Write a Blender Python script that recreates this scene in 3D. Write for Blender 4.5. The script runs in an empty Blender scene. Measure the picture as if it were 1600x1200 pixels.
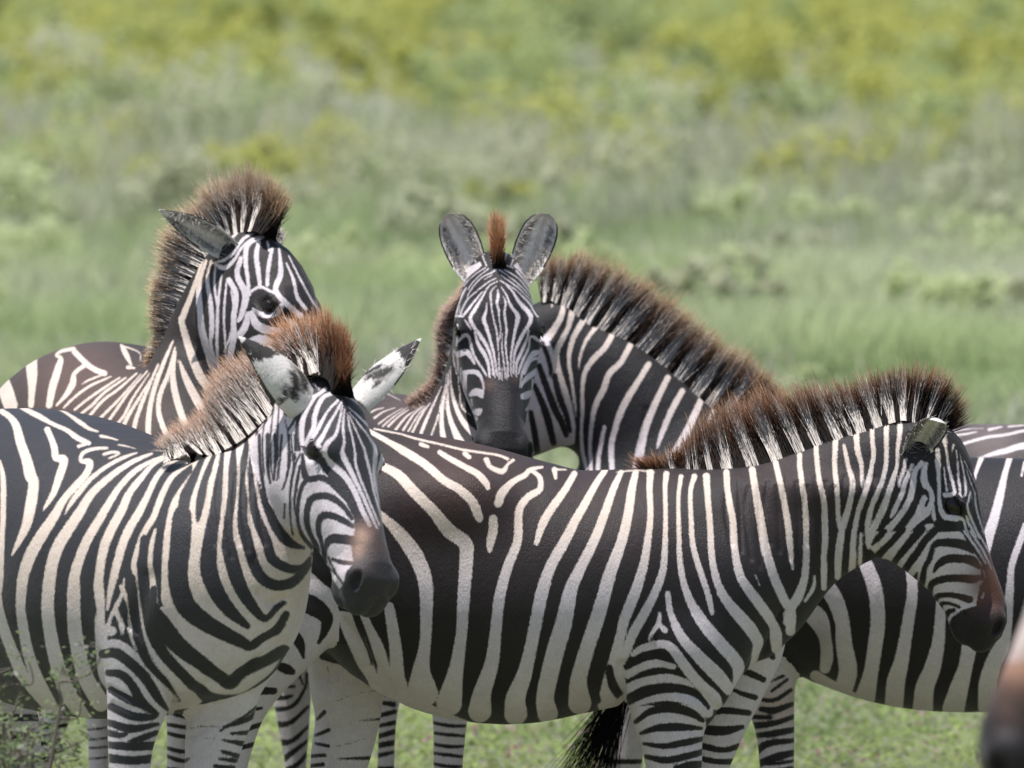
import bpy, math, random
import numpy as np
sc = bpy.context.scene
R = math.radians
# ---------------------------------------------------------------- camera
CAM_H, PITCH, FPX, D0 = 2.8, 0.065, 13160.0, 20.0
cam_d = bpy.data.cameras.new('camera'); cam = bpy.data.objects.new('camera', cam_d)
sc.collection.objects.link(cam); sc.camera = cam
cam.location = (0, 0, CAM_H); cam.rotation_euler = (math.pi/2 - PITCH, 0, 0)
cam_d.sensor_width = 36.0; cam_d.lens = 36.0*FPX/1600.0
cam_d.clip_start = 0.5; cam_d.clip_end = 3000
cam_d.dof.use_dof = True; cam_d.dof.focus_distance = 19.65; cam_d.dof.aperture_fstop = 5.2
cam_d.dof.aperture_blades = 9
# ---------------------------------------------------------------- light
SUN = np.array([-0.20, -0.10, 0.97]); SUN /= np.linalg.norm(SUN)
w = bpy.data.worlds.new('World'); sc.world = w; w.use_nodes = True
nt = w.node_tree; bg = nt.nodes['Background']
sky = nt.nodes.new('ShaderNodeTexSky'); sky.sky_type = 'NISHITA'; sky.sun_disc = False
sky.sun_elevation = math.asin(SUN[2]); sky.sun_rotation = math.atan2(SUN[0], SUN[1])
sky.dust_density = 1.0; sky.air_density = 1.0
hs = nt.nodes.new('ShaderNodeHueSaturation'); hs.inputs['Saturation'].default_value = .85
nt.links.new(sky.outputs[0], hs.inputs['Color']); nt.links.new(hs.outputs[0], bg.inputs[0]); bg.inputs[1].default_value = 0.085
sun_d = bpy.data.lights.new('sun', 'SUN'); sun = bpy.data.objects.new('sun', sun_d)
sc.collection.objects.link(sun); sun_d.energy = 4.2; sun_d.angle = R(0.53); sun_d.color = (1.0, 0.965, 0.93)
from mathutils import Vector
sun.rotation_euler = Vector(SUN).to_track_quat('Z', 'Y').to_euler()
sc.view_settings.view_transform = 'Standard'; sc.view_settings.look = 'None'
sc.view_settings.exposure = 0.36; sc.view_settings.gamma = 1.0
sc.cycles.max_bounces = 14; sc.cycles.diffuse_bounces = 10; sc.cycles.transmission_bounces = 10; sc.cycles.use_denoising = True

# ---------------------------------------------------------------- photo geometry -> metres
CP, SP = math.cos(PITCH), math.sin(PITCH)
def P3(px, py, d=D0):
    """place a measured point of the photograph at real distance d (world Y)"""
    a = (np.asarray(px, float)-800)/FPX; b = (np.asarray(py, float)-600)/FPX
    x = a; y = CP - b*SP; z = -SP - b*CP
    t = d/y
    return np.stack([x*t, np.broadcast_to(d, np.shape(x*t))*1.0, CAM_H + z*t], -1)
def PX(P):
    """survey projection used to measure coat patterns on the finished bodies"""
    x = P[:, 0]; y = P[:, 1]; z = P[:, 2]-CAM_H
    f = y*CP - z*SP; u = y*SP + z*CP
    return np.stack([800+FPX*x/f, 600-FPX*u/f], -1)

# ---------------------------------------------------------------- materials
def new_mat(name):
    m = bpy.data.materials.new(name); m.use_nodes = True
    return m, m.node_tree, m.node_tree.nodes['Principled BSDF']
def coat_material():
    m, nt, b = new_mat('zebra_coat')
    N = nt.nodes.new; L = nt.links.new
    tc = N('ShaderNodeTexCoord')
    def noise(scale, detail=3, rough=.6, sc3=(1, 1, 1)):
        mp = N('ShaderNodeMapping'); mp.inputs['Scale'].default_value = sc3
        L(tc.outputs['Object'], mp.inputs[0])
        n = N('ShaderNodeTexNoise'); n.inputs['Scale'].default_value = scale
        n.inputs['Detail'].default_value = detail; n.inputs['Roughness'].default_value = rough
        L(mp.outputs[0], n.inputs[0]); return n.outputs['Fac']
    def mth(op, a, bb=None, clamp=False):
        x = N('ShaderNodeMath'); x.operation = op; x.use_clamp = clamp
        for i, q in enumerate((a, bb)):
            if q is None: continue
            if isinstance(q, (int, float)): x.inputs[i].default_value = q
            else: L(q, x.inputs[i])
        return x.outputs[0]
    def attr(n_):
        a = N('ShaderNodeAttribute'); a.attribute_name = n_; return a
    fine = noise(330, 3, .7, (1, 1, .35)); mid = noise(60, 3); low = noise(9, 4)
    pat = attr('pat').outputs['Fac']
    j = mth('MULTIPLY', mth('SUBTRACT', fine, .5), .0075)
    j2 = mth('MULTIPLY', mth('SUBTRACT', mid, .5), .0016)
    f = mth('ADD', mth('ADD', pat, j), j2)
    fac = mth('ADD', mth('MULTIPLY', f, 300.), .5, True)
    mix = N('ShaderNodeMix'); mix.data_type = 'RGBA'
    L(fac, mix.inputs[0]); L(attr('bcol').outputs['Color'], mix.inputs[6]); L(attr('wcol').outputs['Color'], mix.inputs[7])
    # coat mottling
    v = mth('ADD', mth('MULTIPLY', low, .35), mth('ADD', mth('MULTIPLY', fine, .60), mth('ADD', mth('MULTIPLY', mid, .25), .40)))
    mul = N('ShaderNodeMix'); mul.data_type = 'RGBA'; mul.blend_type = 'MULTIPLY'; mul.inputs[0].default_value = 1
    cmb = N('ShaderNodeCombineColor')
    for i in range(3): L(v, cmb.inputs[i])
    L(mix.outputs[2], mul.inputs[6]); L(cmb.outputs[0], mul.inputs[7])
    L(mul.outputs[2], b.inputs['Base Color'])
    L(mth('ADD', mth('MULTIPLY', fine, .7), .16), b.inputs['Roughness'])
    b.inputs['Specular IOR Level'].default_value = .35
    b.inputs['Sheen Weight'].default_value = .10; b.inputs['Sheen Roughness'].default_value = .4
    hh = mth('ADD', mth('MULTIPLY', fine, .9), mth('MULTIPLY', noise(24, 3, .5, (1, 1, .6)), .9))
    bp = N('ShaderNodeBump'); bp.inputs['Strength'].default_value = .75; bp.inputs['Distance'].default_value = .0030
    L(hh, bp.inputs['Height']); L(bp.outputs[0], b.inputs['Normal'])
    return m
def hair_material():
    m, nt, b = new_mat('zebra_hair')
    a = nt.nodes.new('ShaderNodeAttribute'); a.attribute_name = 'hcol'
    nt.links.new(a.outputs['Color'], b.inputs['Base Color'])
    b.inputs['Roughness'].default_value = .6; b.inputs['Specular IOR Level'].default_value = .12
    # fibres scatter light between each other: soften the strand normal towards the sky
    ge = nt.nodes.new('ShaderNodeNewGeometry'); v1 = nt.nodes.new('ShaderNodeVectorMath'); v1.operation = 'MULTIPLY_ADD'
    v1.inputs[1].default_value = (.45, .45, .45); v1.inputs[2].default_value = (-.1, -.25, .75)
    v2 = nt.nodes.new('ShaderNodeVectorMath'); v2.operation = 'NORMALIZE'
    nt.links.new(ge.outputs['Normal'], v1.inputs[0]); nt.links.new(v1.outputs[0], v2.inputs[0]); nt.links.new(v2.outputs[0], b.inputs['Normal'])
    tr = nt.nodes.new('ShaderNodeBsdfTranslucent'); nt.links.new(a.outputs['Color'], tr.inputs[0])
    mx = nt.nodes.new('ShaderNodeMixShader'); mx.inputs[0].default_value = .25
    out = nt.nodes['Material Output']
    nt.links.new(b.outputs[0], mx.inputs[1]); nt.links.new(tr.outputs[0], mx.inputs[2]); nt.links.new(mx.outputs[0], out.inputs[0])
    return m
def plain(name, col, rough=.5, spec=.5):
    m, nt, b = new_mat(name); b.inputs['Base Color'].default_value = (*col, 1)
    b.inputs['Roughness'].default_value = rough; b.inputs['Specular IOR Level'].default_value = spec
    return m
COAT = coat_material(); HAIR = hair_material()
EYE = plain('zebra_eye_dark_brown', (.012, .008, .006), .22, .45)
HOOF = plain('zebra_hoof', (.05, .045, .04), .6)

# ---------------------------------------------------------------- implicit body builder
def catmull(S, n):
    S = np.asarray(S, float)
    if len(S) < 3 and n > 0:
        t = np.linspace(0, 1, n+1)[:, None]; return S[0]*(1-t)+S[-1]*t if len(S) == 2 else S
    Q = np.vstack([2*S[0]-S[1], S, 2*S[-1]-S[-2]]); out = []
    for i in range(1, len(Q)-2):
        p0, p1, p2, p3 = Q[i-1:i+3]
        for k in range(n):
            t = k/n
            out.append(.5*((2*p1)+(-p0+p2)*t+(2*p0-5*p1+4*p2-p3)*t*t+(-p0+3*p1-3*p2+p3)*t**3))
    out.append(S[-1]); return np.array(out)
def smin(a, b, k):
    h = np.maximum(k-np.abs(a-b), 0)/k
    return np.minimum(a, b)-h*h*h*k/6
class Chain:
    """tapered limb/trunk: stations (px, py, yoffset_m, r_px, depth_r_px)"""
    def __init__(self, group, st, k=.05, d=D0, n=4):
        st = [(a+(a[3],))[:5] if len(a) == 4 else a for a in st]
        S = np.array([[*P3(a[0], a[1], d+a[2]), a[3]*(d+a[2])/FPX, a[4]*(d+a[2])/FPX] for a in st])
        self.S = catmull(S, n); self.S[:, 3:] = np.maximum(self.S[:, 3:], .004)
        self.group = group; self.k = k
        m = self.S[:, 3:].max()+.10
        self.lo = self.S[:, :3].min(0)-m; self.hi = self.S[:, :3].max(0)+m
    def f(self, P):
        out = np.full(len(P), 1e3)
        for a, b in zip(self.S[:-1], self.S[1:]):
            m = max(a[3], b[3], a[4], b[4])+.10
            lo = np.minimum(a[:3], b[:3])-m; hi = np.maximum(a[:3], b[:3])+m
            I = np.nonzero(((P > lo) & (P < hi)).all(1))[0]
            if not len(I): continue
            q = (a[3]+b[3])/(a[4]+b[4]); sc_ = np.array([1, q, 1.])
            A = a[:3]*sc_; D = (b[:3]*sc_-A); V = P[I]*sc_-A
            t = np.clip((V@D)/max(D@D, 1e-9), 0, 1)
            dd = np.linalg.norm(V-t[:, None]*D, axis=1)
            r = a[3]+(b[3]-a[3])*t
            g = (dd-r)
            if q > 1: g = g/np.sqrt(1+(q*q-1)*(np.abs(V[:, 1]-t*D[1])/np.maximum(dd, 1e-6))**2)
            out[I] = np.minimum(out[I], g)
        return out
class Head:
    """anatomical equine head in its own axes: u poll->muzzle, v dorsal, w sideways"""
    TAB = np.array([  # u, top, bottom, half width
        [-.03, -.020, -.15, .048], [0, .012, -.17, .060], [.05, .036, -.205, .074], [.10, .048, -.228, .083], [.16, .050, -.240, .090], [.205, .040, -.243, .092],
        [.26, .029, -.222, .088], [.32, .020, -.186, .078], [.38, .015, -.155, .064], [.44, .014, -.140, .054], [.49, .010, -.134, .058],
        [.53, -.004, -.122, .052], [.56, -.030, -.100, .036]])
    def __init__(self, org, U, V, s=1.0, k=.06, jaw=1.0, wid=1.0):
        U = np.array(U, float); U /= np.linalg.norm(U)
        V = np.array(V, float); V -= U*(V@U); V /= np.linalg.norm(V)
        W = np.cross(U, V)
        self.M = np.stack([U, V, W]); self.o = np.array(org, float); self.s = s; self.group = 'head'; self.k = k
        self.jaw = jaw; self.wid = wid
        c = self.o+U*.25*s-V*.08*s
        self.lo = c-.45*s; self.hi = c+.45*s
    def loc(self, P): return ((P-self.o)@self.M.T)/self.s
    def wor(self, q): return self.o+(np.asarray(q, float)*self.s)@self.M
    def f(self, P):
        out = np.full(len(P), 1e3)
        I = np.nonzero(((P > self.lo) & (P < self.hi)).all(1))[0]
        if not len(I): return out
        q = self.loc(P[I]); u, v, w = q[:, 0], q[:, 1], np.abs(q[:, 2])/self.wid
        T = self.TAB
        uc = np.clip(u, T[0, 0], T[-1, 0])
        top = np.interp(uc, T[:, 0], T[:, 1]); bot = np.interp(uc, T[:, 0], T[:, 2])*self.jaw; hw = np.interp(uc, T[:, 0], T[:, 3])
        c = (top+bot)/2; h = (top-bot)/2
        y = (v-c)/h                                # -1..1
        taper = 1 - np.interp(uc, [0, .2, .3, .45, .56], [.25, .08, .0, .10, .1])*np.clip(-y, -.2, 1)
        taper *= 1 - .18*np.clip(y-.3, 0, 1)
        x = w/(hw*taper)
        rr = (np.abs(x)**2.3+np.abs(y)**2.3)**(1/2.3)
        g = (rr-1)*np.minimum(h, hw*1.15)
        du = np.maximum(u-T[-1, 0], 0)+np.maximum(T[0, 0]-u, 0)
        g = np.where(du > 0, np.sqrt(np.maximum(g, 0)**2+du**2)+np.minimum(g, 0)*.0, g)
        def ell(cu, cv, cw, a, b_, c_, tilt=0):
            x0, y0, z0 = u-cu, v-cv, w-cw
            if tilt:
                ct, st_ = math.cos(tilt), math.sin(tilt); x0, y0 = x0*ct+y0*st_, -x0*st_+y0*ct
            k0 = np.sqrt((x0/a)**2+(y0/b_)**2+(z0/c_)**2); k1 = np.sqrt((x0/a**2)**2+(y0/b_**2)**2+(z0/c_**2)**2)
            return k0*(k0-1)/np.maximum(k1, 1e-6)
        def cap(a, b_, ra, rb):
            a = np.array(a); b_ = np.array(b_); pa = np.stack([u, v, w], 1)-a; ba = b_-a
            t = np.clip(pa@ba/(ba@ba), 0, 1); return np.linalg.norm(pa-t[:, None]*ba, axis=1)-(ra+(rb-ra)*t)
        g = smin(g, ell(.180, -.012, .062, .048, .034, .034, .1), .03)      # brow / orbit
        g = smin(g, ell(.14, -.150, .058, .105, .085, .034), .04)           # jaw muscle
        g = smin(g, cap((.22, -.045, .080), (.36, -.070, .046), .016, .010), .03)  # cheek ridge
        g = smin(g, ell(.508, -.046, .040, .042, .042, .030), .025)          # nostril mound
        g = smin(g, ell(.545, -.082, .016, .036, .036, .032), .03)          # upper lip
        g = smin(g, ell(.505, -.122, .010, .042, .026, .030), .02)          # chin
        g = -smin(-g, ell(.188, -.029, .104, .026, .018, .020, .2), .012)   # eye socket
        g = smin(g, ell(.184, -.004, .090, .028, .006, .013, .2), .010)     # upper lid
        g = smin(g, ell(.188, -.055, .088, .026, .005, .011, .1), .010)    # lower lid
        g = -smin(-g, ell(.528, -.036, .064, .026, .011, .020, -.9), .012)  # nostril
        g = -smin(-g, cap((.570, -.104, .0), (.465, -.098, .045), .004, .003), .012)  # mouth
        g = -smin(-g, ell(.12, .012, .098, .05, .022, .016), .03)           # temple hollow
        out[I] = g*self.s
        return out
class Blob:
    """extra muscle or hollow (sign=-1): px, py, yoff, rx, ry, depth r (px)"""
    def __init__(self, group, px, py, yo, rx, ry, rd, k=.05, d=D0, sign=1):
        self.c = P3(px, py, d+yo); s = (d+yo)/FPX; self.r = np.array([rx, rd, ry])*s; self.group = group; self.k = k; self.sign = sign
        m = self.r.max()+.1; self.lo = self.c-m; self.hi = self.c+m
    def f(self, P):
        out = np.full(len(P), 1e3)
        I = np.nonzero(((P > self.lo) & (P < self.hi)).all(1))[0]
        if len(I):
            q = P[I]-self.c
            k0 = np.linalg.norm(q/self.r, axis=1); k1 = np.linalg.norm(q/self.r**2, axis=1)
            out[I] = k0*(k0-1)/np.maximum(k1, 1e-6)
        return out
def field(parts, P, ids=False):
    F = np.full(len(P), 1.0)
    if ids:
        names = []; best = np.full(len(P), 9.); who = np.zeros(len(P), int)
    for p in parts:
        I = np.nonzero(((P > p.lo) & (P < p.hi)).all(1))[0]
        if not len(I): continue
        g = p.f(P[I])
        if getattr(p, 'sign', 1) < 0: F[I] = -smin(-F[I], g, p.k)
        else: F[I] = smin(F[I], g, p.k)
        if ids and getattr(p, 'sign', 1) > 0:
            if p.group not in names: names.append(p.group)
            gi = names.index(p.group); J = I[g < best[I]]
            who[J] = gi; best[I] = np.minimum(best[I], g)
    return (F, names, who) if ids else F
def mesh_field(parts, h):
    lo = np.min([p.lo for p in parts], 0)+.06; hi = np.max([p.hi for p in parts], 0)-.06
    C = 5; n = (np.ceil((hi-lo)/(h*C)).astype(int)+1)
    gc = [lo[i]+np.arange(n[i])*h*C for i in range(3)]
    G = np.stack(np.meshgrid(*gc, indexing='ij'), -1).reshape(-1, 3)
    Fc = field(parts, G).reshape(n)
    nf = (n-1)*C+1
    F = np.repeat(np.repeat(np.repeat(np.sign(Fc), C, 0), C, 1), C, 2)[:nf[0], :nf[1], :nf[2]].astype(np.float32)
    near = np.abs(Fc) < h*C*2.0
    # cells adjacent to near coarse points
    act = np.zeros(nf, bool)
    I = np.argwhere(near)
    for i, j, k in I:
        act[max(i*C-C, 0):i*C+C+1, max(j*C-C, 0):j*C+C+1, max(k*C-C, 0):k*C+C+1] = True
    Q = np.argwhere(act)
    F[tuple(Q.T)] = field(parts, lo+Q*h)
    return surface_nets(F, lo, h, act)
def surface_nets(F, lo, h, act):
    s = F < 0
    c = [s[i:s.shape[0]-1+i, j:s.shape[1]-1+j, k:s.shape[2]-1+k] for i in (0, 1) for j in (0, 1) for k in (0, 1)]
    cnt = sum(x.astype(np.int8) for x in c)
    cell = (cnt > 0) & (cnt < 8) & act[:-1, :-1, :-1] & act[1:, 1:, 1:]
    Q = np.argwhere(cell); idx = np.full(cell.shape, -1, np.int32); idx[tuple(Q.T)] = np.arange(len(Q))
    V = np.zeros((len(Q), 3)); W = np.zeros(len(Q))
    corners = [(i, j, k) for i in (0, 1) for j in (0, 1) for k in (0, 1)]
    val = {c_: F[Q[:, 0]+c_[0], Q[:, 1]+c_[1], Q[:, 2]+c_[2]].astype(float) for c_ in corners}
    for a in corners:
        for ax in range(3):
            if a[ax]: continue
            b = list(a); b[ax] = 1; b = tuple(b)
            fa, fb = val[a], val[b]; m = (fa < 0) != (fb < 0)
            t = np.where(m, fa/np.where(fa == fb, 1, fa-fb), 0)
            p = np.array(a, float)+t[:, None]*np.eye(3)[ax]
            V += p*m[:, None]; W += m
    V = lo+(Q+V/np.maximum(W, 1)[:, None])*h
    faces = []
    for ax in range(3):
        a1, a2 = [(1, 2), (2, 0), (0, 1)][ax]
        sl0 = [slice(None)]*3; sl1 = [slice(None)]*3
        sl0[ax] = slice(0, -1); sl1[ax] = slice(1, None)
        e = s[tuple(sl0)] != s[tuple(sl1)]
        E = np.argwhere(e); ok = (E[:, a1] > 0) & (E[:, a2] > 0) & (E[:, a1] < cell.shape[a1]) & (E[:, a2] < cell.shape[a2]); E = E[ok]
        flip = s[tuple(E.T)]
        def at(d1, d2):
            q = E.copy(); q[:, a1] -= d1; q[:, a2] -= d2; return idx[tuple(q.T)]
        f = np.stack([at(1, 1), at(0, 1), at(0, 0), at(1, 0)], 1)
        f = np.where(flip[:, None], f, f[:, ::-1])
        faces.append(f[(f >= 0).all(1)])
    return V, np.vstack(faces)
def subdivide(V, Fq, mask):
    """split the marked quads in four"""
    keep = Fq[~mask]; S = Fq[mask]
    e = np.stack([S, np.roll(S, -1, 1)], -1).reshape(-1, 2); e.sort(1)
    key = e[:, 0].astype(np.int64)*len(V)+e[:, 1]; uq, inv = np.unique(key, return_inverse=True)
    a = uq//len(V); b = uq % len(V); mid = (V[a]+V[b])/2
    cen = V[S].mean(1); inv = inv.reshape(-1, 4)
    m0 = len(V); c0 = m0+len(mid); ci = c0+np.arange(len(S))
    out = [keep]
    for k in range(4):
        out.append(np.stack([S[:, k], m0+inv[:, k], ci, m0+inv[:, k-1]], 1))
    # vertices on the rim of the split patch stay on the straight edge
    fullkey = np.stack([keep, np.roll(keep, -1, 1)], -1).reshape(-1, 2) if len(keep) else np.zeros((0, 2), int)
    fullkey = np.sort(fullkey, 1); fk = fullkey[:, 0].astype(np.int64)*len(V)+fullkey[:, 1]
    rim = np.isin(uq, fk)
    lock = np.zeros(c0+len(S), bool); lock[m0:c0] = rim
    return np.vstack([V, mid, cen]), np.vstack(out), lock
def project(parts, V, I, it=2, eps=.0015):
    for _ in range(it):
        P = V[I]; f = field(parts, P); g = np.zeros_like(P)
        for ax in range(3):
            d = np.zeros(3); d[ax] = eps
            g[:, ax] = (field(parts, P+d)-field(parts, P-d))/(2*eps)
        n2 = np.maximum((g*g).sum(1), .15)
        V[I] = P-np.clip(f/n2, -.006, .006)[:, None]*g
def smooth(V, F, I, it=2, lam=.5):
    e = np.vstack([F[:, [0, 1]], F[:, [1, 2]], F[:, [2, 3]], F[:, [3, 0]]]); e = np.vstack([e, e[:, ::-1]])
    for _ in range(it):
        acc = np.zeros_like(V); cnt = np.bincount(e[:, 0], minlength=len(V))
        for ax in range(3): acc[:, ax] = np.bincount(e[:, 0], V[e[:, 1], ax], minlength=len(V))
        m = acc/np.maximum(cnt, 1)[:, None]; V[I] += lam*(m[I]-V[I])

# ---------------------------------------------------------------- coat pattern: strokes measured from the photograph
class Paint:
    def __init__(self): self.ops = {}; self.g = 'body'; self.t = (0, 0, 1.)
    def group(self, g): self.g = g; self.ops.setdefault(g, [])
    def tile(self, x0, y0, s): self.t = (x0, y0, float(s))
    def _pts(self, txt, w=True):
        out = []; lw = 8
        T = self.t
        for tok in txt.split():
            if tok[0] == '@': T = tuple(float(q) for q in tok[1:].split(':')); continue
            v = [float(q) for q in tok.split(',')]
            if len(v) > 2: lw = v[2]
            out.append((T[0]+v[0]/T[2], T[1]+v[1]/T[2], lw/2/T[2]))
        return np.array(out)
    def rings(self, xs, y0, y1, step, w, slope=0, jit=3, seed=1):
        r = random.Random(seed); y = y0
        while y < y1:
            a, b = xs(y) if callable(xs) else xs
            m = (a+b)/2; j = [r.uniform(-jit, jit) for _ in range(3)]
            self.ops[self.g].append(('s', -1, catmull(np.array([(a-2, y-slope+j[0], w*.4), (m, y+2.5+j[1], w*.55), (b+2, y+slope+j[2], w*.4)]), 4)))
            y += step*r.uniform(.85, 1.15)
    def base(self, v): self.ops.setdefault(self.g, []).append(('base', v, None))
    def W(self, *txts):
        for t in txts: self.ops[self.g].append(('s', 1, catmull(self._pts(t), 4)))
    def B(self, *txts):
        for t in txts: self.ops[self.g].append(('s', -1, catmull(self._pts(t), 4)))
    def polyW(self, t): self.ops[self.g].append(('p', 1, self._pts(t)[:, :2]))
    def polyB(self, t): self.ops[self.g].append(('p', -1, self._pts(t)[:, :2]))
    def run(self, g, X):
        F = np.full(len(X), -30.)
        for kind, s, d in self.ops.get(g, []):
            if kind == 'base': F[:] = 30.*s; continue
            if kind == 's':
                mr = np.abs(d[:, 2]).max()+8
                lo = d[:, :2].min(0)-mr; hi = d[:, :2].max(0)+mr
                I = np.nonzero(((X > lo) & (X < hi)).all(1))[0]
                if not len(I): continue
                x = X[I]; best = np.full(len(I), -30.)
                for a, b in zip(d[:-1], d[1:]):
                    D = b[:2]-a[:2]; v = x-a[:2]; t = np.clip(v@D/max(D@D, 1e-6), 0, 1)
                    best = np.maximum(best, (a[2]+(b[2]-a[2])*t)-np.linalg.norm(v-t[:, None]*D, axis=1))
            else:
                I = np.arange(len(X)); x = X; best = np.full(len(I), 1e9); ins = np.zeros(len(I), bool)
                for a, b in zip(d, np.roll(d, -1, 0)):
                    D = b-a; v = x-a; t = np.clip(v@D/max(D@D, 1e-6), 0, 1)
                    best = np.minimum(best, np.linalg.norm(v-t[:, None]*D, axis=1))
                    c = ((a[1] > x[:, 1]) != (b[1] > x[:, 1])) & (x[:, 0] < (b[0]-a[0])*(x[:, 1]-a[1])/((b[1]-a[1]) or 1e-9)+a[0])
                    ins ^= c
                best = np.where(ins, best, -best)
            F[I] = np.maximum(F[I], best) if s > 0 else np.minimum(F[I], -best)
        return np.clip(F, -12, 12)

def lin(r, g, b):
    f = lambda c: ((c/255+.055)/1.055)**2.4 if c > 10 else c/255/12.92
    return np.array([f(r), f(g), f(b)])
def to_obj(name, V, F, mat, parent=None, origin=(0, 0, 0), attrs=None, smooth_=True):
    me = bpy.data.meshes.new(name)
    V = np.asarray(V, np.float32)-np.asarray(origin, np.float32); F = np.asarray(F, np.int32)
    k = F.shape[1]
    me.vertices.add(len(V)); me.vertices.foreach_set('co', V.ravel())
    me.loops.add(F.size); me.loops.foreach_set('vertex_index', F.ravel())
    me.polygons.add(len(F)); me.polygons.foreach_set('loop_start', np.arange(0, F.size, k, dtype=np.int32))
    me.polygons.foreach_set('use_smooth', np.full(len(F), smooth_))
    for n_, a in (attrs or {}).items():
        if a.ndim == 1:
            t = me.attributes.new(n_, 'FLOAT', 'POINT'); t.data.foreach_set('value', a.astype(np.float32))
        else:
            t = me.attributes.new(n_, 'FLOAT_COLOR', 'POINT')
            t.data.foreach_set('color', np.hstack([a, np.ones((len(a), 1))]).astype(np.float32).ravel())
    me.update(); me.validate()
    o = bpy.data.objects.new(name, me); sc.collection.objects.link(o)
    if mat: me.materials.append(mat)
    if parent is not None: o.parent = parent
    return o

# ---------------------------------------------------------------- ear: a curled leaf-shaped shell
def ear_mesh(base, tip, face, L=None, width=.045, curl=1.25, thick=.006, n=64, m=40, paint=None, bend=0.0, sharp=.5):
    """base, tip world points; face = direction the opening looks; returns verts, quads, (t,s,inner)"""
    base = np.array(base); tip = np.array(tip); ax = tip-base; L = np.linalg.norm(ax); ax /= L
    fc = np.array(face, float); fc -= ax*(fc@ax); fc /= np.linalg.norm(fc); sd = np.cross(ax, fc)
    Vs = []; info = []
    for layer in (0, 1):
        for i in range(n+1):
            t = i/n
            prof = np.interp(t, [0, .15, .3, .5, .68, .8, .9, .96, 1], [.52, .70, .90, 1, 1, .92, .73, .48, .06])
            if sharp > .65: prof = np.interp(t, [0, .15, .35, .5, .68, .8, .9, .96, 1], [.70, .90, 1, .93, .70, .48, .26, .14, .03])
            hw = width*prof
            cu = curl*(1.3-.5*t)
            for j in range(m+1):
                s = -1+2*j/m; a = s*cu
                rad = hw/math.sin(min(cu, math.pi/2)) if cu > .2 else hw
                x = math.sin(a)*rad; y = -math.cos(a)*rad+rad*math.cos(cu)*.5
                y += bend*math.sin(math.pi*t)*L
                th = thick*(1-abs(s)**6*.75)*(1-.5*t)
                if layer: x -= math.sin(a)*th; y += math.cos(a)*th
                Vs.append(base+ax*(t*L)+sd*x+fc*y); info.append((t, s, layer))
    N1 = (n+1)*(m+1); Fq = []
    for i in range(n):
        for j in range(m):
            a = i*(m+1)+j; q = [a, a+1, a+m+2, a+m+1]
            Fq.append(q); Fq.append([N1+x for x in q[::-1]])
    for i in range(n):
        for j in (0, m):
            a = i*(m+1)+j; q = [a, a+m+1, N1+a+m+1, N1+a]; Fq.append(q if j == 0 else q[::-1])
    for j in range(m):
        for i in (0, n):
            a = i*(m+1)+j; q = [a, a+1, N1+a+1, N1+a]; Fq.append(q[::-1] if i == 0 else q)
    return np.array(Vs), np.array(Fq), np.array(info)
def ear_colors(info, style, rng):
    t, s, inn = info[:, 0], info[:, 1], info[:, 2]
    white = np.array([.72, .69, .66]); black = np.array([.022, .019, .018]); grey = np.array([.66, .62, .60])
    ph = rng.uniform(0, 6); nz = (np.sin(s*13+ph)+np.sin(s*29+2*ph)*.6+rng.normal(0, .6, len(t)))*.012
    col = np.tile(white, (len(t), 1))
    o = inn < .5
    st_ = lambda a, w_=.025: np.clip(a/w_+.5, 0, 1)
    tip_w = t > .94
    kb = st_(t-(.68+.10*s)+nz)*(~tip_w)
    kp = st_(t-(.24+.05*s)+nz*2, .07)*st_((.44-.10*s)-t+nz*2, .09)*st_(s+.55, .3)*st_(.95-s, .3)*(.75+.35*np.clip(np.sin(s*11+t*30+ph)+.6+rng.normal(0, .3, len(t)), -1, 1)); kp = np.clip(kp*1.2, 0, 1)
    kk = np.maximum(kb, kp)[:, None]*o[:, None]
    col = col*(1-kk)+black*1.5*kk
    i_ = ~o
    rim = np.abs(s) > .93
    c = grey*(1+.45*np.sin(s*11+t*5)+.2*rng.normal(0, 1, len(t)))[:, None]
    if style == 'white': c = c*.5+np.array([.50, .46, .42])
    c = np.clip(c, .05, .88)
    col[i_] = c[i_]
    ed = np.clip((np.abs(s)-.5)/.3, 0, 1)[:, None]*i_[:, None]; col = col*(1-ed)+np.array([.86, .81, .77])*ed
    dk = (np.exp(-((s-.1)/.3)**2)*np.clip(1.2-t*1.6, 0, 1)*(.3 if style == 'white' else .55)*i_)[:, None]; col = col*(1-dk)+np.array([.10, .065, .05])*dk
    col[rim & (t < .93) & (t > .35)] = black
    col[(t < .3) & (np.abs(s) > .5)] = white
    col[tip_w] = white
    if style == 'plain':
        pass
    return col

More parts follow.
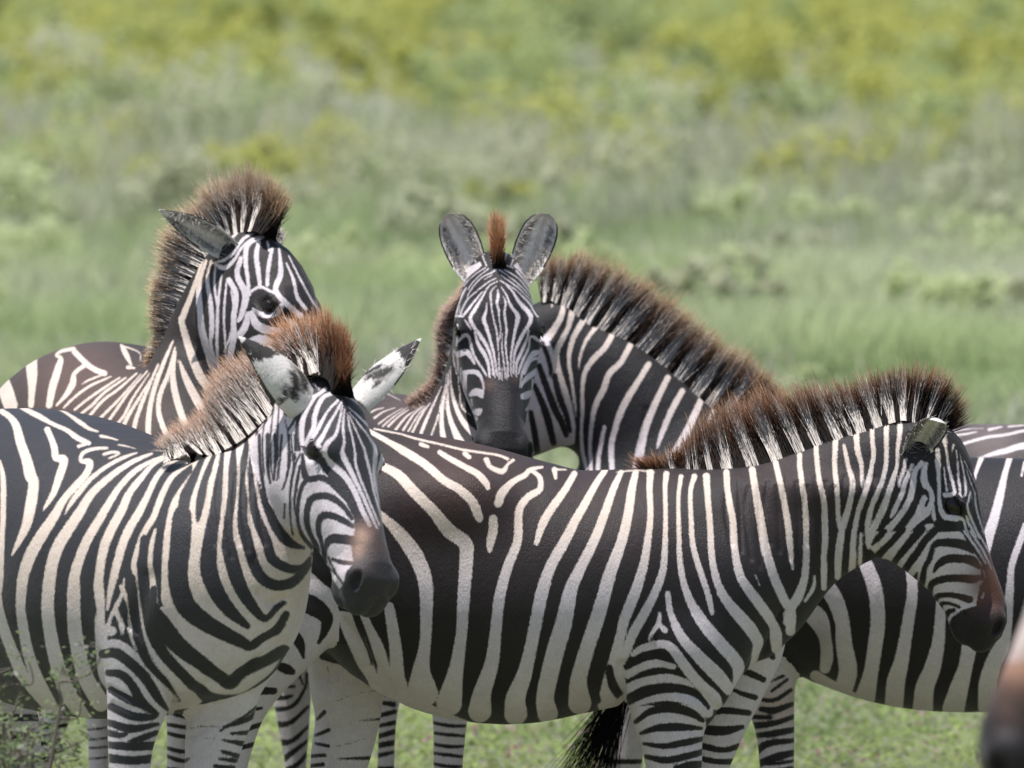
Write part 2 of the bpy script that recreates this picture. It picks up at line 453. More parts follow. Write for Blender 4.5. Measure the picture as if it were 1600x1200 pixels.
# ---------------------------------------------------------------- mane / tail hair
def hair_mesh(roots, tips, cols_root, cols_mid, cols_tip, wid=.0011, seg=4, bend=None, rng=None, tw=.75, ln=None):
    """roots,tips (N,3); three colours per strand; thin three-sided tapered prisms"""
    N = len(roots); D = tips-roots; L = np.linalg.norm(D, axis=1, keepdims=True); D = D/np.maximum(L, 1e-6)
    r = rng.normal(size=(N, 3)); r -= D*(r*D).sum(1, keepdims=True); r /= np.linalg.norm(r, axis=1, keepdims=True)
    s = np.cross(D, r)
    bd = rng.normal(0, .06, (N, 1))*L*r + (0 if bend is None else bend)
    V = np.zeros((N, seg+1, 3, 3)); C = np.zeros((N, seg+1, 3, 3))
    for i in range(seg+1):
        t = i/seg; c = roots+D*L*t+bd*t*t
        w_ = wid*1.1*(1-.85*t**1.5) * (1 if np.isscalar(wid) else 1)
        for k in range(3):
            a = 2*math.pi*k/3
            ww = np.reshape(w_, (-1, 1)) if not np.isscalar(w_) else w_
            V[:, i, k] = c+(r*math.cos(a)+s*math.sin(a))*ww
        ta = (t*(1 if ln is None else np.reshape(ln, (-1, 1)))+np.zeros((N, 1)))
        q1 = np.clip(ta/tw, 0, 1)**4; q2 = np.clip((ta-tw)/(1-tw), 0, 1)
        cc = (cols_root*(1-q1)+cols_mid*q1)*(1-q2)+cols_tip*q2
        C[:, i, :] = cc[:, None]
    base = (np.arange(N)*(seg+1)*3)[:, None]; F = []
    for i in range(seg):
        for k in range(3):
            k2 = (k+1) % 3
            F.append(np.hstack([base+i*3+k, base+i*3+k2, base+(i+1)*3+k2, base+(i+1)*3+k]))
    return V.reshape(-1, 3), np.vstack(F), C.reshape(-1, 3)
BLACKH = np.array([.020, .016, .014]); WHITEH = np.array([.92, .85, .79]); RUST = np.array([.17, .065, .03]); TAN = np.array([.42, .26, .15])
def mane(name, parent, origin, crest, tips, white, d, n=7000, half=.026, brown_from=.55, seed=1, tipcol=TAN, midcol=RUST, blackc=BLACKH, wfrac=.6, jitter=.008, whitec=WHITEH, wid=.00095, wlen=1.0, wmul=1.5):
    """crest: (px,py,yoff) root line; tips: (px,py[,yoff]) matching; white: list of (centre, halfwidth) in crest parameter 0..len-1"""
    rng = np.random.default_rng(seed); half = half*1.15; n = int(n*.80)
    cr = catmull(np.array([[*P3(a[0], a[1], d+a[2])] for a in crest]), 12)
    tp = catmull(np.array([[*P3(a[0], a[1], d+(a[2] if len(a) > 2 else c[2]))] for a, c in zip(tips, crest)]), 12)
    m = len(crest)-1
    seglen = np.linalg.norm(np.diff(cr, axis=0), axis=1)+.35*np.linalg.norm(np.diff(tp, axis=0), axis=1)
    cum = np.concatenate([[0], np.cumsum(seglen)]); u = rng.random(n)*cum[-1]
    par = np.interp(u, cum, np.linspace(0, m, len(cr)))
    g = lambda A, q: np.stack([np.interp(q, np.linspace(0, m, len(A)), A[:, i]) for i in range(3)], 1)
    off = rng.uniform(-1, 1, n); nrm = np.gradient(cr, axis=0)
    tang = g(nrm, par); tang /= np.linalg.norm(tang, axis=1, keepdims=True)
    up = g(tp, par)-g(cr, par); up /= np.linalg.norm(up, axis=1, keepdims=True)+1e-9
    side = np.cross(tang, up); side /= np.linalg.norm(side, axis=1, keepdims=True)+1e-9
    roots = g(cr, par)+side*(off*half)[:, None]-up*.012
    # tufts: neighbouring strands share a lean
    tuft = np.interp(par, np.linspace(0, m, int(m*14)+2), rng.normal(0, 1, int(m*14)+2))
    par2 = np.clip(par+tuft*.06+rng.normal(0, .03, n), 0, m)
    ln = (1+.09*tuft+rng.normal(0, .06, n)-.42*(rng.random(n)**2.0))*(1-.10*np.abs(off)**2)
    stray = rng.random(n) < .05; ln = np.where(stray, ln+rng.uniform(.02, .14, n), ln)
    tt = g(tp, par2); dirv = tt-g(cr, par)
    tps = g(cr, par)+dirv*ln[:, None]+side*(off*half*-.55)[:, None]+rng.normal(0, jitter, (n, 3))
    isw = np.zeros(n)
    pj = par+rng.normal(0, .018, n)
    for c, hw in white: isw = np.maximum(isw, (np.abs(pj-c) < hw*wmul))
    isw = isw[:, None]
    v = rng.uniform(.8, 1.15, (n, 1)); midcol = np.minimum(np.asarray(midcol)*1.75, .8); tipcol = np.minimum(np.asarray(tipcol)*1.5, .92)
    rc = np.where(isw > 0, whitec, blackc)*v
    ww = rng.random((n, 1)) < wlen
    mc = np.where((isw > 0) & ww, whitec*.75+midcol*.25, np.where(rng.random((n, 1)) < (brown_from if np.isscalar(brown_from) else np.interp(par, np.linspace(0, m, len(brown_from)), brown_from)[:, None]), midcol, blackc))*v
    tc = np.where(rng.random((n, 1)) < .7, midcol*.6+tipcol*.4, tipcol)*v
    tw = wfrac
    V, F, C = hair_mesh(roots, tps, rc, mc, tc, wid=wid, rng=rng, tw=tw, ln=ln, seg=5)
    return to_obj(name, V, F, HAIR, parent, origin, {'hcol': C})

# ---------------------------------------------------------------- colour clouds in coat colour
def ground_py(d, h=0.0):
    return float(PX(np.array([[0, d, h]]))[0, 1])
def leg_tail(st, x, yo, d, hind=False, r0=None):
    """carry a leg whose top is measured on down to its hoof on the ground"""
    s = FPX/(d+yo)/658.; out = list(st); ylast = out[-1][1]
    prof = ([(.62, 33), (.50, 30), (.42, 22), (.28, 17), (.14, 18), (.07, 22), (.03, 25)] if not hind else [(.62, 36), (.52, 30), (.44, 23), (.28, 18), (.14, 19), (.07, 22), (.03, 25)])
    for h, r in prof:
        y = ground_py(d+yo, h)
        if y > ylast+25: out.append((x, y, yo, r*s))
    return out
def blend_spots(col, X, spots, g_mask=None):
    for px, py, r, rgb, amt in spots:
        ww = amt*np.exp(-((X[:, 0]-px)**2+(X[:, 1]-py)**2)/(2*(r*.6)**2))
        if g_mask is not None: ww = ww*g_mask
        col[:] = col*(1-ww[:, None])+np.array(rgb)*ww[:, None]

def zebra(spec):
    """build one animal: body mesh (with ears), eyes, mane, tail as children of an Empty on the ground"""
    d = spec['d']; parts = spec['parts']; paint = spec['paint']
    gx = spec['ground_px']; g0 = P3(gx, 1200, d); org = np.array([g0[0], d, 0.0])
    root = bpy.data.objects.new('zebra', None); sc.collection.objects.link(root); root.location = org
    root['label'] = spec['label']; root['category'] = 'zebra'; root['group'] = 'zebras standing close together'
    V, F = mesh_field(parts, spec.get('h', .010))
    allI = np.arange(len(V)); smooth(V, F, allI, 1)
    V, F, lock = subdivide(V, F, np.ones(len(F), bool)); allI = np.arange(len(V)); smooth(V, F, allI, 2)
    hd = [p for p in parts if isinstance(p, Head)]
    if hd:
        _, names, who = field(parts, V, ids=True)
        hi = names.index('head'); isH = (who == hi)
        fm = isH[F].all(1)
        project(parts, V, np.nonzero(isH)[0], 1)
        V, F, lock = subdivide(V, F, fm)
        used = np.unique(F[-fm.sum()*4:]); used = used[~lock[used]]
        # keep the seam with the neck undisturbed
        rimv = np.zeros(len(V), bool); rimv[np.unique(F[:-fm.sum()*4])] = True
        used = used[~rimv[used]]
        project(parts, V, used, 2); smooth(V, F, used, 1, .35)
    X = PX(V); _, names, who = field(parts, V, ids=True)
    pat = np.full(len(V), -12.)
    for i, nme in enumerate(names):
        I = np.nonzero(who == i)[0]
        if len(I): pat[I] = paint.run(nme if nme in paint.ops else spec.get('alias', {}).get(nme, 'body'), X[I])
    wc = np.tile(spec.get('white', np.array([.73, .655, .69])), (len(V), 1)); bc = np.tile(spec.get('black', np.array([.017, .0145, .0165])), (len(V), 1))
    # cream on the back: partly dust, partly warm sunlight painted into the coat
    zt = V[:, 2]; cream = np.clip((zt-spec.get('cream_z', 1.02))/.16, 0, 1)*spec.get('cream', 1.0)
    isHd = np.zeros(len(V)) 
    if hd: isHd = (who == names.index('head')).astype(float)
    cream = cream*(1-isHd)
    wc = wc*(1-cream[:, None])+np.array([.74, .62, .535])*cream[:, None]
    blend_spots(wc, X, spec.get('wspots', []), None); blend_spots(bc, X, spec.get('bspots', []), None)
    blend_spots(bc, X, spec.get('hspots', []), isHd); blend_spots(wc, X, spec.get('hspots', []), isHd*.8)
    # creases: shallow grooves along measured folds
    for (txt, wdt, dep, grp) in spec.get('folds', []):
        pts = np.array([[float(q) for q in tok.split(',')] for tok in txt.split()]); pts = catmull(pts, 4)
        M = np.nonzero((who == names.index(grp)))[0] if grp in names else np.arange(len(V))
        x = X[M]; best = np.full(len(M), 1e9)
        for a, b in zip(pts[:-1], pts[1:]):
            Dv = b-a; v = x-a; t = np.clip(v@Dv/max(Dv@Dv, 1e-6), 0, 1); best = np.minimum(best, np.linalg.norm(v-t[:, None]*Dv, axis=1))
        amt = dep*np.exp(-(best/wdt)**2); J = amt > 1e-5
        P = V[M[J]]
        if not len(P): continue
        e = .004; g = np.stack([field(parts, P+np.eye(3)[a]*e)-field(parts, P-np.eye(3)[a]*e) for a in range(3)], 1)
        g /= np.linalg.norm(g, axis=1, keepdims=True)+1e-9
        V[M[J]] = P-g*amt[J][:, None]
    mats_pat = pat*d/FPX-np.where(isHd > 0, .0005, np.where(who == names.index('body'), .0012, -.0004))
    rng = np.random.default_rng(spec.get('seed', 3))
    AV, AF = [V], [F]; AW, AB, AP = [wc], [bc], [mats_pat]; n0 = len(V)
    for e in spec.get('ears', []):
        v, f, info = ear_mesh(*e['geo'], **e.get('kw', {}))
        c = ear_colors(info, e.get('style'), rng)
        AV.append(v); AF.append(f+n0); AW.append(c); AB.append(c); AP.append(np.full(len(v), .01)); n0 += len(v)
    body = to_obj('body', np.vstack(AV), np.vstack(AF), COAT, root, org,
                  {'pat': np.concatenate(AP), 'wcol': np.vstack(AW), 'bcol': np.vstack(AB)})
    for e in spec.get('ears', []):
        b_, t_, fc_ = e['geo']; kw_ = dict(e.get('kw', {})); kw_.update(n=30, m=20)
        v, f, info = ear_mesh(b_, t_, fc_, **kw_); L_ = np.linalg.norm(np.array(t_)-np.array(b_))
        I = np.nonzero((info[:, 2] > .5) & (np.abs(info[:, 1]) > .45) & (np.abs(info[:, 1]) < .98) & (info[:, 0] < .85) & (info[:, 0] > .05))[0]
        I = I[np.abs(info[I, 1]) < .88]; k_ = rng.choice(I, 700); rt = v[k_]+rng.normal(0, .002, (700, 3)); ax_ = (np.array(t_)-np.array(b_))/L_
        mid_ = np.array(b_)+ax_*(info[k_, 0]*L_)[:, None]; inw = mid_-rt; inw /= np.linalg.norm(inw, axis=1, keepdims=True)+1e-9
        fc = np.array(fc_, float); fc /= np.linalg.norm(fc)
        dr = inw*.35+ax_*.45+fc*.25+rng.normal(0, .55, (700, 3)); tp_ = rt+dr*rng.uniform(.006, .020, (700, 1))
        c_ = np.where(rng.random((700, 1)) < .92, np.array([.88, .82, .76]), np.array([.20, .15, .12]))
        hv, hf, hc = hair_mesh(rt, tp_, c_, c_, c_, wid=.0007, rng=rng, seg=3)
        to_obj('ear_hair', hv, hf, HAIR, root, org, {'hcol': hc})
    for h in hd:
        for s_ in (-1, 1):
            make_eye(h, s_, root, org)
    for mn in spec.get('manes', []):
        mane('mane', root, org, d=d, **mn)
    for hv in spec.get('hooves', []):
        make_hoof(P3(hv[0], 600, d+hv[1]), root, org)
    return root, org
def uv_sphere(c, r, n=24, m=16, scale=(1, 1, 1), M=None):
    V = []; F = []
    for i in range(m+1):
        th = math.pi*i/m
        for j in range(n):
            ph = 2*math.pi*j/n; q = np.array([math.sin(th)*math.cos(ph), math.sin(th)*math.sin(ph), math.cos(th)])*np.array(scale)*r
            if M is not None: q = q@M
            V.append(q+c)
    for i in range(m):
        for j in range(n): F.append([i*n+j, (i+1)*n+j, (i+1)*n+(j+1) % n, i*n+(j+1) % n])
    return np.array(V), np.array(F)
def make_eye(h, s_, root, org):
    c = h.wor((.187, -.029, s_*.0825*h.wid))
    V, F = uv_sphere(c, .0228*h.s*getattr(h, 'eye', 1.), scale=(1.1, .95, .85), M=h.M)
    o = to_obj('eye', V, F, EYE, root, org)
    # upper lashes
    rng = np.random.default_rng(5); n = 30
    t = rng.uniform(-1, 1, n)
    rt = np.array([h.wor((.187+.024*a, -.014+.006*(1-a*a), s_*(.101-.010*a*a)*h.wid)) for a in t])
    tp = np.array([h.wor((.192+.030*a, -.022+.004*(1-a*a), s_*(.107-.010*a*a)*h.wid)) for a in t])
    b = np.tile(BLACKH, (n, 1)); V, F, C = hair_mesh(rt, tp, b, b, b, wid=.0009, rng=rng)
    to_obj('eyelashes', V, F, HAIR, o, org, {'hcol': C})
def make_hoof(p, root, org):
    V = []; F = []; n = 20; prof = [(0, .056), (.02, .054), (.05, .046), (.075, .040), (.08, .0)]
    for z, r in prof:
        for j in range(n):
            a = 2*math.pi*j/n; V.append([p[0]+r*math.cos(a)*(1.1)+(.012 if z < .03 else 0), p[1]+r*math.sin(a), z+.001])
    for i in range(len(prof)-1):
        for j in range(n): F.append([i*n+j, i*n+(j+1) % n, (i+1)*n+(j+1) % n, (i+1)*n+j])
    to_obj('hoof', V, F, HOOF, root, org)
# ================================================================ zebra D: profile, in front, facing right
pD = Paint()
pD.group('body'); pD.base(-1)
pD.tile(560, 640, 2.4)
pD.W("60,72,10 90,78,10 160,92,10 220,110,12 300,128,11 380,148,12 440,158,12 520,170,12 560,185,14",
 "235,130,20 262,140,14", "400,165,22 415,178,20", "480,188,24 495,215,20 540,232,24 560,205,14 580,190,16",
 "305,160,22 345,185,24 400,215,26 445,240,28 475,270,30 485,292,22",
 "40,80,20 115,122,24 170,155,34 250,205,34 320,265,34 380,300,36 430,350,38 450,400,36 455,412,26",
 "0,170,30 40,185,34 95,215,34 150,245,40 210,310,44 280,380,46 340,455,56 400,500,56 405,560,54 395,700,50 385,850,46 365,980,60 340,1100,100",
 "0,340,30 50,370,34 100,410,34 150,460,50 210,540,60 250,640,58 255,760,50 250,880,46 235,980,70 240,1060,120",
 "10,740,24 20,770,30 45,830,36 75,900,50 95,1000,60", "115,740,40 125,800,46 140,900,50 145,1000,60 150,1050,80",
 "60,1020,50 100,1060,80 200,1120,100 300,1170,90 420,1195,50",
 "505,410,36 505,450,38 495,500,34 493,530,18",
 "525,350,36 540,310,36 580,270,26 625,245,24 645,225,20 690,215,12",
 "645,225,16 680,255,22 680,300,26 640,325,30 605,370,32 600,440,34 595,500,36 560,590,40 530,700,44 515,830,46 500,950,56 465,1060,70 455,1130,90",
 "735,225,24 740,258,14", "735,225,12 780,225,8",
 "810,240,26 775,300,30 725,370,34 690,430,34 668,500,22",
 "816,410,36 770,500,42 720,590,44 690,680,50 665,800,50 645,900,50 620,1000,60 590,1080,76 590,1140,90")
pD.tile(860, 640, 2.4)
pD.W("205,228,24 170,280,28 120,370,34 96,410,36",
 "265,235,22 235,300,30 200,400,36 160,500,40 110,600,44 75,680,54 50,800,66 20,900,70 0,980,70 -20,1080,70 -10,1140,80",
 "320,235,26 305,300,34 290,400,38 265,500,42 225,610,50 200,700,54 170,800,58 130,920,60 105,1020,66 110,1100,90",
 "375,235,30 372,300,26 375,400,26 365,490,30 350,580,36 320,680,44 280,780,44 262,850,40 245,930,50 240,1000,80 230,1100,110",
 "435,240,26 430,300,20 432,400,20 430,500,24 422,600,30 395,680,34 355,760,38 310,840,40 280,920,34 272,960,22",
 "490,250,20 480,330,18 482,450,20 485,560,24 500,650,28 530,730,36 580,810,44 640,880,46 700,950,46 705,1000,40 700,1050,36",
 "540,250,24 525,310,20 528,420,22 535,510,24 560,600,26 590,690,24 607,762,14",
 "585,250,30 590,330,26 600,450,26 605,550,28 630,660,32 680,740,40 740,810,46 780,870,44 775,920,40 760,980,36",
 "660,235,26 665,310,26 685,420,28 692,530,30 715,630,36 770,710,42 820,780,42 848,830,40 850,900,40",
 "757,225,28 770,310,30 790,420,36 810,530,36 840,630,38 880,720,38 905,760,34 900,830,40",
 "845,200,24 870,310,26 890,420,26 900,510,24 908,598,12", "768,620,8 785,660,6",
 "935,170,22 935,210,22 945,290,24 957,380,24 960,500,26 955,620,30 930,700,40 905,740,40 895,800,40",
 "250,235,8 320,228,8 390,235,8")
pD.W("440,690,24 450,760,26 490,850,34 560,930,44 630,1000,50 670,1050,40",
 "410,765,16 405,800,20 380,840,18 370,862,12", "405,800,20 430,828,20",
 "310,918,22 345,895,30 420,880,30 460,900,34 510,970,38 560,1030,40 610,1080,50 625,1110,40",
 "285,1000,30 330,970,30 390,955,28 460,965,22",
 "280,1050,36 350,1020,30 430,1010,30 500,1025,28 535,1052,18",
 "290,1110,30 380,1080,34 460,1075,36 540,1095,40 590,1130,50")
pD.B("165,960,30 160,1020,24 175,1090,26", "220,970,26 232,1030,30 255,1080,20")
pD.tile(1200, 560, 2.4)
pD.W("180,310,22 180,340,22 190,440,22 210,540,24 215,660,26 210,780,28 210,860,24",
 "255,280,24 250,400,22 260,500,22 265,600,20 272,640,18",
 "285,325,14 300,400,20 318,470,24 305,550,26 280,640,28 265,740,30 262,820,26",
 "330,260,24 335,340,24 350,400,20 352,480,12",
 "350,660,16 345,770,18", "175,815,10 170,860,18 140,910,14")
pD.tile(400, 860, 3.53)
pD.polyW("430,330 540,340 600,480 640,640 700,770 640,760 560,640 480,470"); pD.B("545,350,28 570,440,26 610,560,16 630,640,6")
pD.group('nearfore'); pD.base(-1)
pD.ops['nearfore'] += pD.ops['body'][1:]
pD.tile(960, 960, 5)
pD.polyW("80,720 700,700 760,1400 760,3200 100,3200")
pD.B("100,700,36 250,620,60 420,580,70 560,600,70 660,640,60 740,730,40",
 "165,840,40 280,760,60 440,730,80 600,770,70 690,830,40",
 "205,930,30 330,890,60 500,880,70 680,890,30",
 "230,1010,30 380,1030,50 560,1000,60 700,970,40", "245,1110,40 400,1140,60 560,1110,60 700,1070,50",
 "480,1200,50 600,1180,70 700,1170,60","200,1240,50 400,1260,60 700,1240,50")
for k in range(9): pD.B("180,%d,45 420,%d,60 720,%d,45" % (1330+k*100, 1350+k*100, 1325+k*100))
pD.group('farfore'); pD.base(1)
pD.B("1260,90,80 1400,50,110", "1110,290,50 1190,260,110 1240,340,40", "1000,440,50 1080,470,60 1165,510,50", "930,590,30 1000,620,44 1100,650,50",
 "730,780,50 850,750,60 1050,770,50", "690,900,80 850,910,80 1000,880,40", "690,1030,60 850,1060,50 970,1030,50", "700,1130,50 800,1150,50 930,1150,50")
for k in range(10): pD.B("500,%d,45 700,%d,50 1000,%d,45" % (1240+k*100, 1260+k*100, 1235+k*100))
pD.group('nearhind'); pD.base(1)
pD.tile(400, 860, 3.53)
pD.B("200,-60,90 300,50,90 400,150,90 480,220,60 500,280,30", "100,270,100 190,270,100 300,300,110 385,365,80 380,440,50 345,510,20", "100,400,70 200,460,60 240,510,60 262,590,20",
 "130,640,50 170,655,60 200,670,40", "20,775,50 100,775,40", "-40,880,20 30,870,20")
pD.B("-100,1000,30 30,960,30","-130,1100,30 30,1060,30")
pD.group('farhind'); pD.base(1)
pD.polyB("330,380 440,380 520,500 600,640 560,665 480,640 350,600")  # shaded top of the inner leg, painted black into the coat
pD.B("340,930,20 372,895,30", "330,1020,20 400,990,26", "330,1065,20 400,1080,24", "310,1135,24 380,1130,24", "300,1190,24 370,1180,24",
 "570,940,8 685,930,18", "450,1150,12 640,1145,24", "440,1080,4 500,1070,5 600,1040,4", "420,840,4 560,790,4 690,770,4", "390,640,4 400,690,4")
for k in range(9): pD.B("250,%d,20 380,%d,26 620,%d,20" % (1260+k*80, 1250+k*80, 1255+k*80))
# head
pD.group('head'); pD.base(-1)
pD.tile(1340, 640, 6)
pD.W("135,180,50 140,300,50 150,420,50 130,540,50 110,650,60 80,750,60 40,870,60 10,960,54 -15,1070,60 -35,1200,66 -45,1380,70 -55,1560,76",
 "270,150,56 270,280,54 270,400,52 265,520,50 240,640,50 190,780,56 130,920,60 100,1040,60 90,1130,50 100,1300,30",
 "395,100,56 395,220,54 375,380,44 370,520,40 330,660,60 290,780,60 250,900,70 190,1040,70 130,1150,80 100,1250,60",
 "450,470,40 435,560,40 400,650,36 390,720,26", "510,520,40 470,620,46 440,700,50 420,780,50 380,870,50 340,950,50 315,1010,24",
 "600,500,50 540,580,50 520,700,60 500,810,60 440,930,60 370,1030,60 290,1120,70 240,1180,70",
 "640,510,40 620,600,60 635,700,70 690,780,50 690,860,60 640,950,100 560,1020,90 490,1100,70 430,1190,70",
 "625,830,60 620,900,100 580,980,90", "710,900,26 715,1000,40 745,1075,24",
 "705,1090,40 660,1100,60 600,1150,60 550,1200,70",
 "750,380,50 755,500,56 760,620,40 765,720,36 765,850,40 785,950,50 830,1010,60 920,1020,60 980,1040,50 1010,1130,40 1040,1200,40",
 "790,240,30 810,290,40 835,400,30 850,530,30 880,640,30 905,740,30 900,790,40 830,800,50 805,790,20",
 "810,540,10 820,640,14 830,730,24 840,760,26", "925,380,16 940,520,16 945,640,24 960,740,24 960,790,24 980,820,16",
 "960,420,10 990,560,16 1010,680,24 1015,780,24 1000,810,16", "900,330,30 880,420,8", "815,225,30 840,310,16",
 "1060,770,16 1040,850,18 1030,920,24 1060,1010,26 1100,1100,26 1140,1200,26",
 "1100,780,16 1110,900,20 1140,1020,20 1180,1130,16 1215,1200,12", "1020,560,8 1060,680,8 1100,780,8", "1000,480,6 1080,640,6 1120,740,6 1160,850,7 1190,1000,8 1240,1180,8",
 "1020,1000,20 1040,1060,30 1090,1150,24 1110,1200,20")
pD.B("600,770,20 640,765,30 660,790,20", "640,900,24 660,850,24")
pD.tile(1340, 830, 6)
pD.polyW("150,0 240,0 400,0 560,0 700,10 960,0 1030,60 1180,330 1180,700 1000,740 830,930 600,700 100,150 90,60")
pD.B("250,0,50 190,70,50 140,125,24", "420,-20,70 330,90,60 240,180,64 185,255,50", "600,-20,80 520,70,80 430,180,70 360,270,60 310,360,50",
 "760,-40,60 700,20,70 640,80,70 560,200,70 480,310,70 400,430,60 370,460,50", "560,390,16 530,450,50 480,510,50", "520,540,30 560,555,20",
 "700,170,50 670,270,50 630,340,50 610,450,60 590,560,60 600,650,90 690,740,50 760,820,40 830,890,30",
 "705,150,50 760,110,70 880,110,80 1000,130,90 1080,180,60", "960,-70,60 1000,10,30 1060,110,60 1130,200,60 1180,290,50", "740,-70,60 850,-60,80 950,-50,60",
 "715,380,24 760,310,60 850,260,80 1000,260,80 1080,280,90 1140,340,40", "680,640,50 680,560,50 700,490,60 800,450,70 950,440,70 1080,450,80 1150,430,40",
 "730,690,30 740,620,50 800,600,50 900,600,50 1050,640,70", "780,800,24 775,740,40 790,680,40 870,680,30 950,710,30", "820,830,30 850,760,50 900,740,40")
pD.polyB("1160,320 1420,330 1540,600 1540,900 1300,1180 900,1180 830,920 900,780 980,740 1110,700 1150,500")
pD.W("1180,370,16 1200,430,12", "1150,490,30 1170,470,20", "1170,620,24 1185,580,16", "860,860,12 850,830,12 900,790,14 960,750,10",
 "1000,0,24 1060,80,26 1130,180,26 1200,300,20", "1060,0,26 1110,80,26 1180,190,26 1255,350,20", "1120,0,16 1180,100,20 1250,220,24 1290,310,14",
 "1170,0,12 1230,100,14 1280,190,10", "1240,30,8 1300,150,10 1350,260,12 1400,380,10", "1200,0,8 1290,200,8 1370,370,10")

pD.ops['head'] = pD.ops['body']+pD.ops['head'][1:]
pD.ops['body'] = pD.ops['head']
dD = 20.0
hD = Head(P3(1462, 674, dD+.0), (.36, .03, -.93), (.93, 0, .36), s=.92, k=.05, jaw=1.06)
partsD = [
 Chain('body', [(430, 800, .05, 85, 80), (480, 810, .03, 135, 120), (540, 822, 0, 158, 140), (610, 855, 0, 183, 165), (700, 900, 0, 213, 185), (790, 922, 0, 211, 190), (880, 925, 0, 193, 180), (960, 918, 0, 184, 165), (1030, 915, 0, 178, 150), (1090, 905, 0, 165, 130), (1130, 890, 0, 150, 110)], k=.05, d=dD),
 Chain('body', [(1050, 900, 0, 160, 120), (1120, 878, 0, 138, 105), (1190, 848, 0, 120, 88), (1262, 809, 0, 107, 68), (1332, 777, 0, 101, 55), (1400, 748, 0, 92, 50), (1442, 725, 0, 68, 44)], k=.09, d=dD),
 Chain('nearfore', [(1085, 900, -.10, 80, 60), (1085, 985, -.14, 92, 56), (1064, 1052, -.14, 84, 55), (1048, 1105, -.13, 64, 50), (1049, 1150, -.13, 50, 45), (1053, 1200, -.13, 44, 40), (1055, 1290, -.13, 33, 33), (1055, 1370, -.13, 29, 28), (1053, 1410, -.13, 22, 22), (1055, 1500, -.13, 17, 17), (1058, 1545, -.13, 21, 20), (1062, 1578, -.13, 24, 24)], k=.06, d=dD),
 Blob('nearfore', 1062, 1010, -.19, 62, 52, 34, k=.07, d=dD), Blob('body', 1120, 915, -.15, 70, 60, 36, k=.09, d=dD), Blob('body', 700, 790, -.20, 90, 60, 50, k=.1, d=dD), Blob('body', 1270, 770, -.085, 110, 22, 16, k=.06, d=dD),
 Chain('farfore', [(1150, 940, .12, 70, 50), (1178, 1000, .14, 50, 45), (1158, 1060, .15, 44, 44), (1130, 1120, .15, 42, 42), (1112, 1170, .15, 38, 38), (1100, 1210, .15, 35, 35), (1088, 1310, .15, 31, 31), (1086, 1370, .15, 28, 28), (1084, 1410, .15, 21, 21), (1084, 1500, .15, 17, 17), (1086, 1545, .15, 21, 20), (1090, 1570, .15, 24, 24)], k=.04, d=dD),
 Chain('nearhind', [(500, 840, -.10, 130, 60), (468, 930, -.13, 90, 60), (432, 1000, -.14, 66, 55), (400, 1060, -.14, 47, 46), (372, 1115, -.14, 40, 36), (352, 1200, -.14, 34, 30), (350, 1260, -.14, 26, 24), (356, 1400, -.14, 20, 18), (362, 1530, -.14, 21, 20), (372, 1570, -.14, 24, 24)], k=.05, d=dD),
 Chain('farhind', [(545, 940, .08, 90, 50), (548, 1020, .12, 72, 50), (543, 1080, .13, 58, 46), (543, 1125, .14, 51, 42), (532, 1180, .14, 47, 38), (522, 1235, .14, 38, 32), (518, 1290, .14, 27, 24), (522, 1400, .14, 20, 18), (526, 1530, .14, 21, 20), (534, 1565, .14, 24, 24)], k=.05, d=dD),
 hD]
def earD():
    b = P3(1432, 722, dD-.075); t = P3(1462, 652, dD-.12)
    return dict(geo=(b, t, (.30, -.9, .25)), kw=dict(width=.044, curl=1.3, sharp=.6))
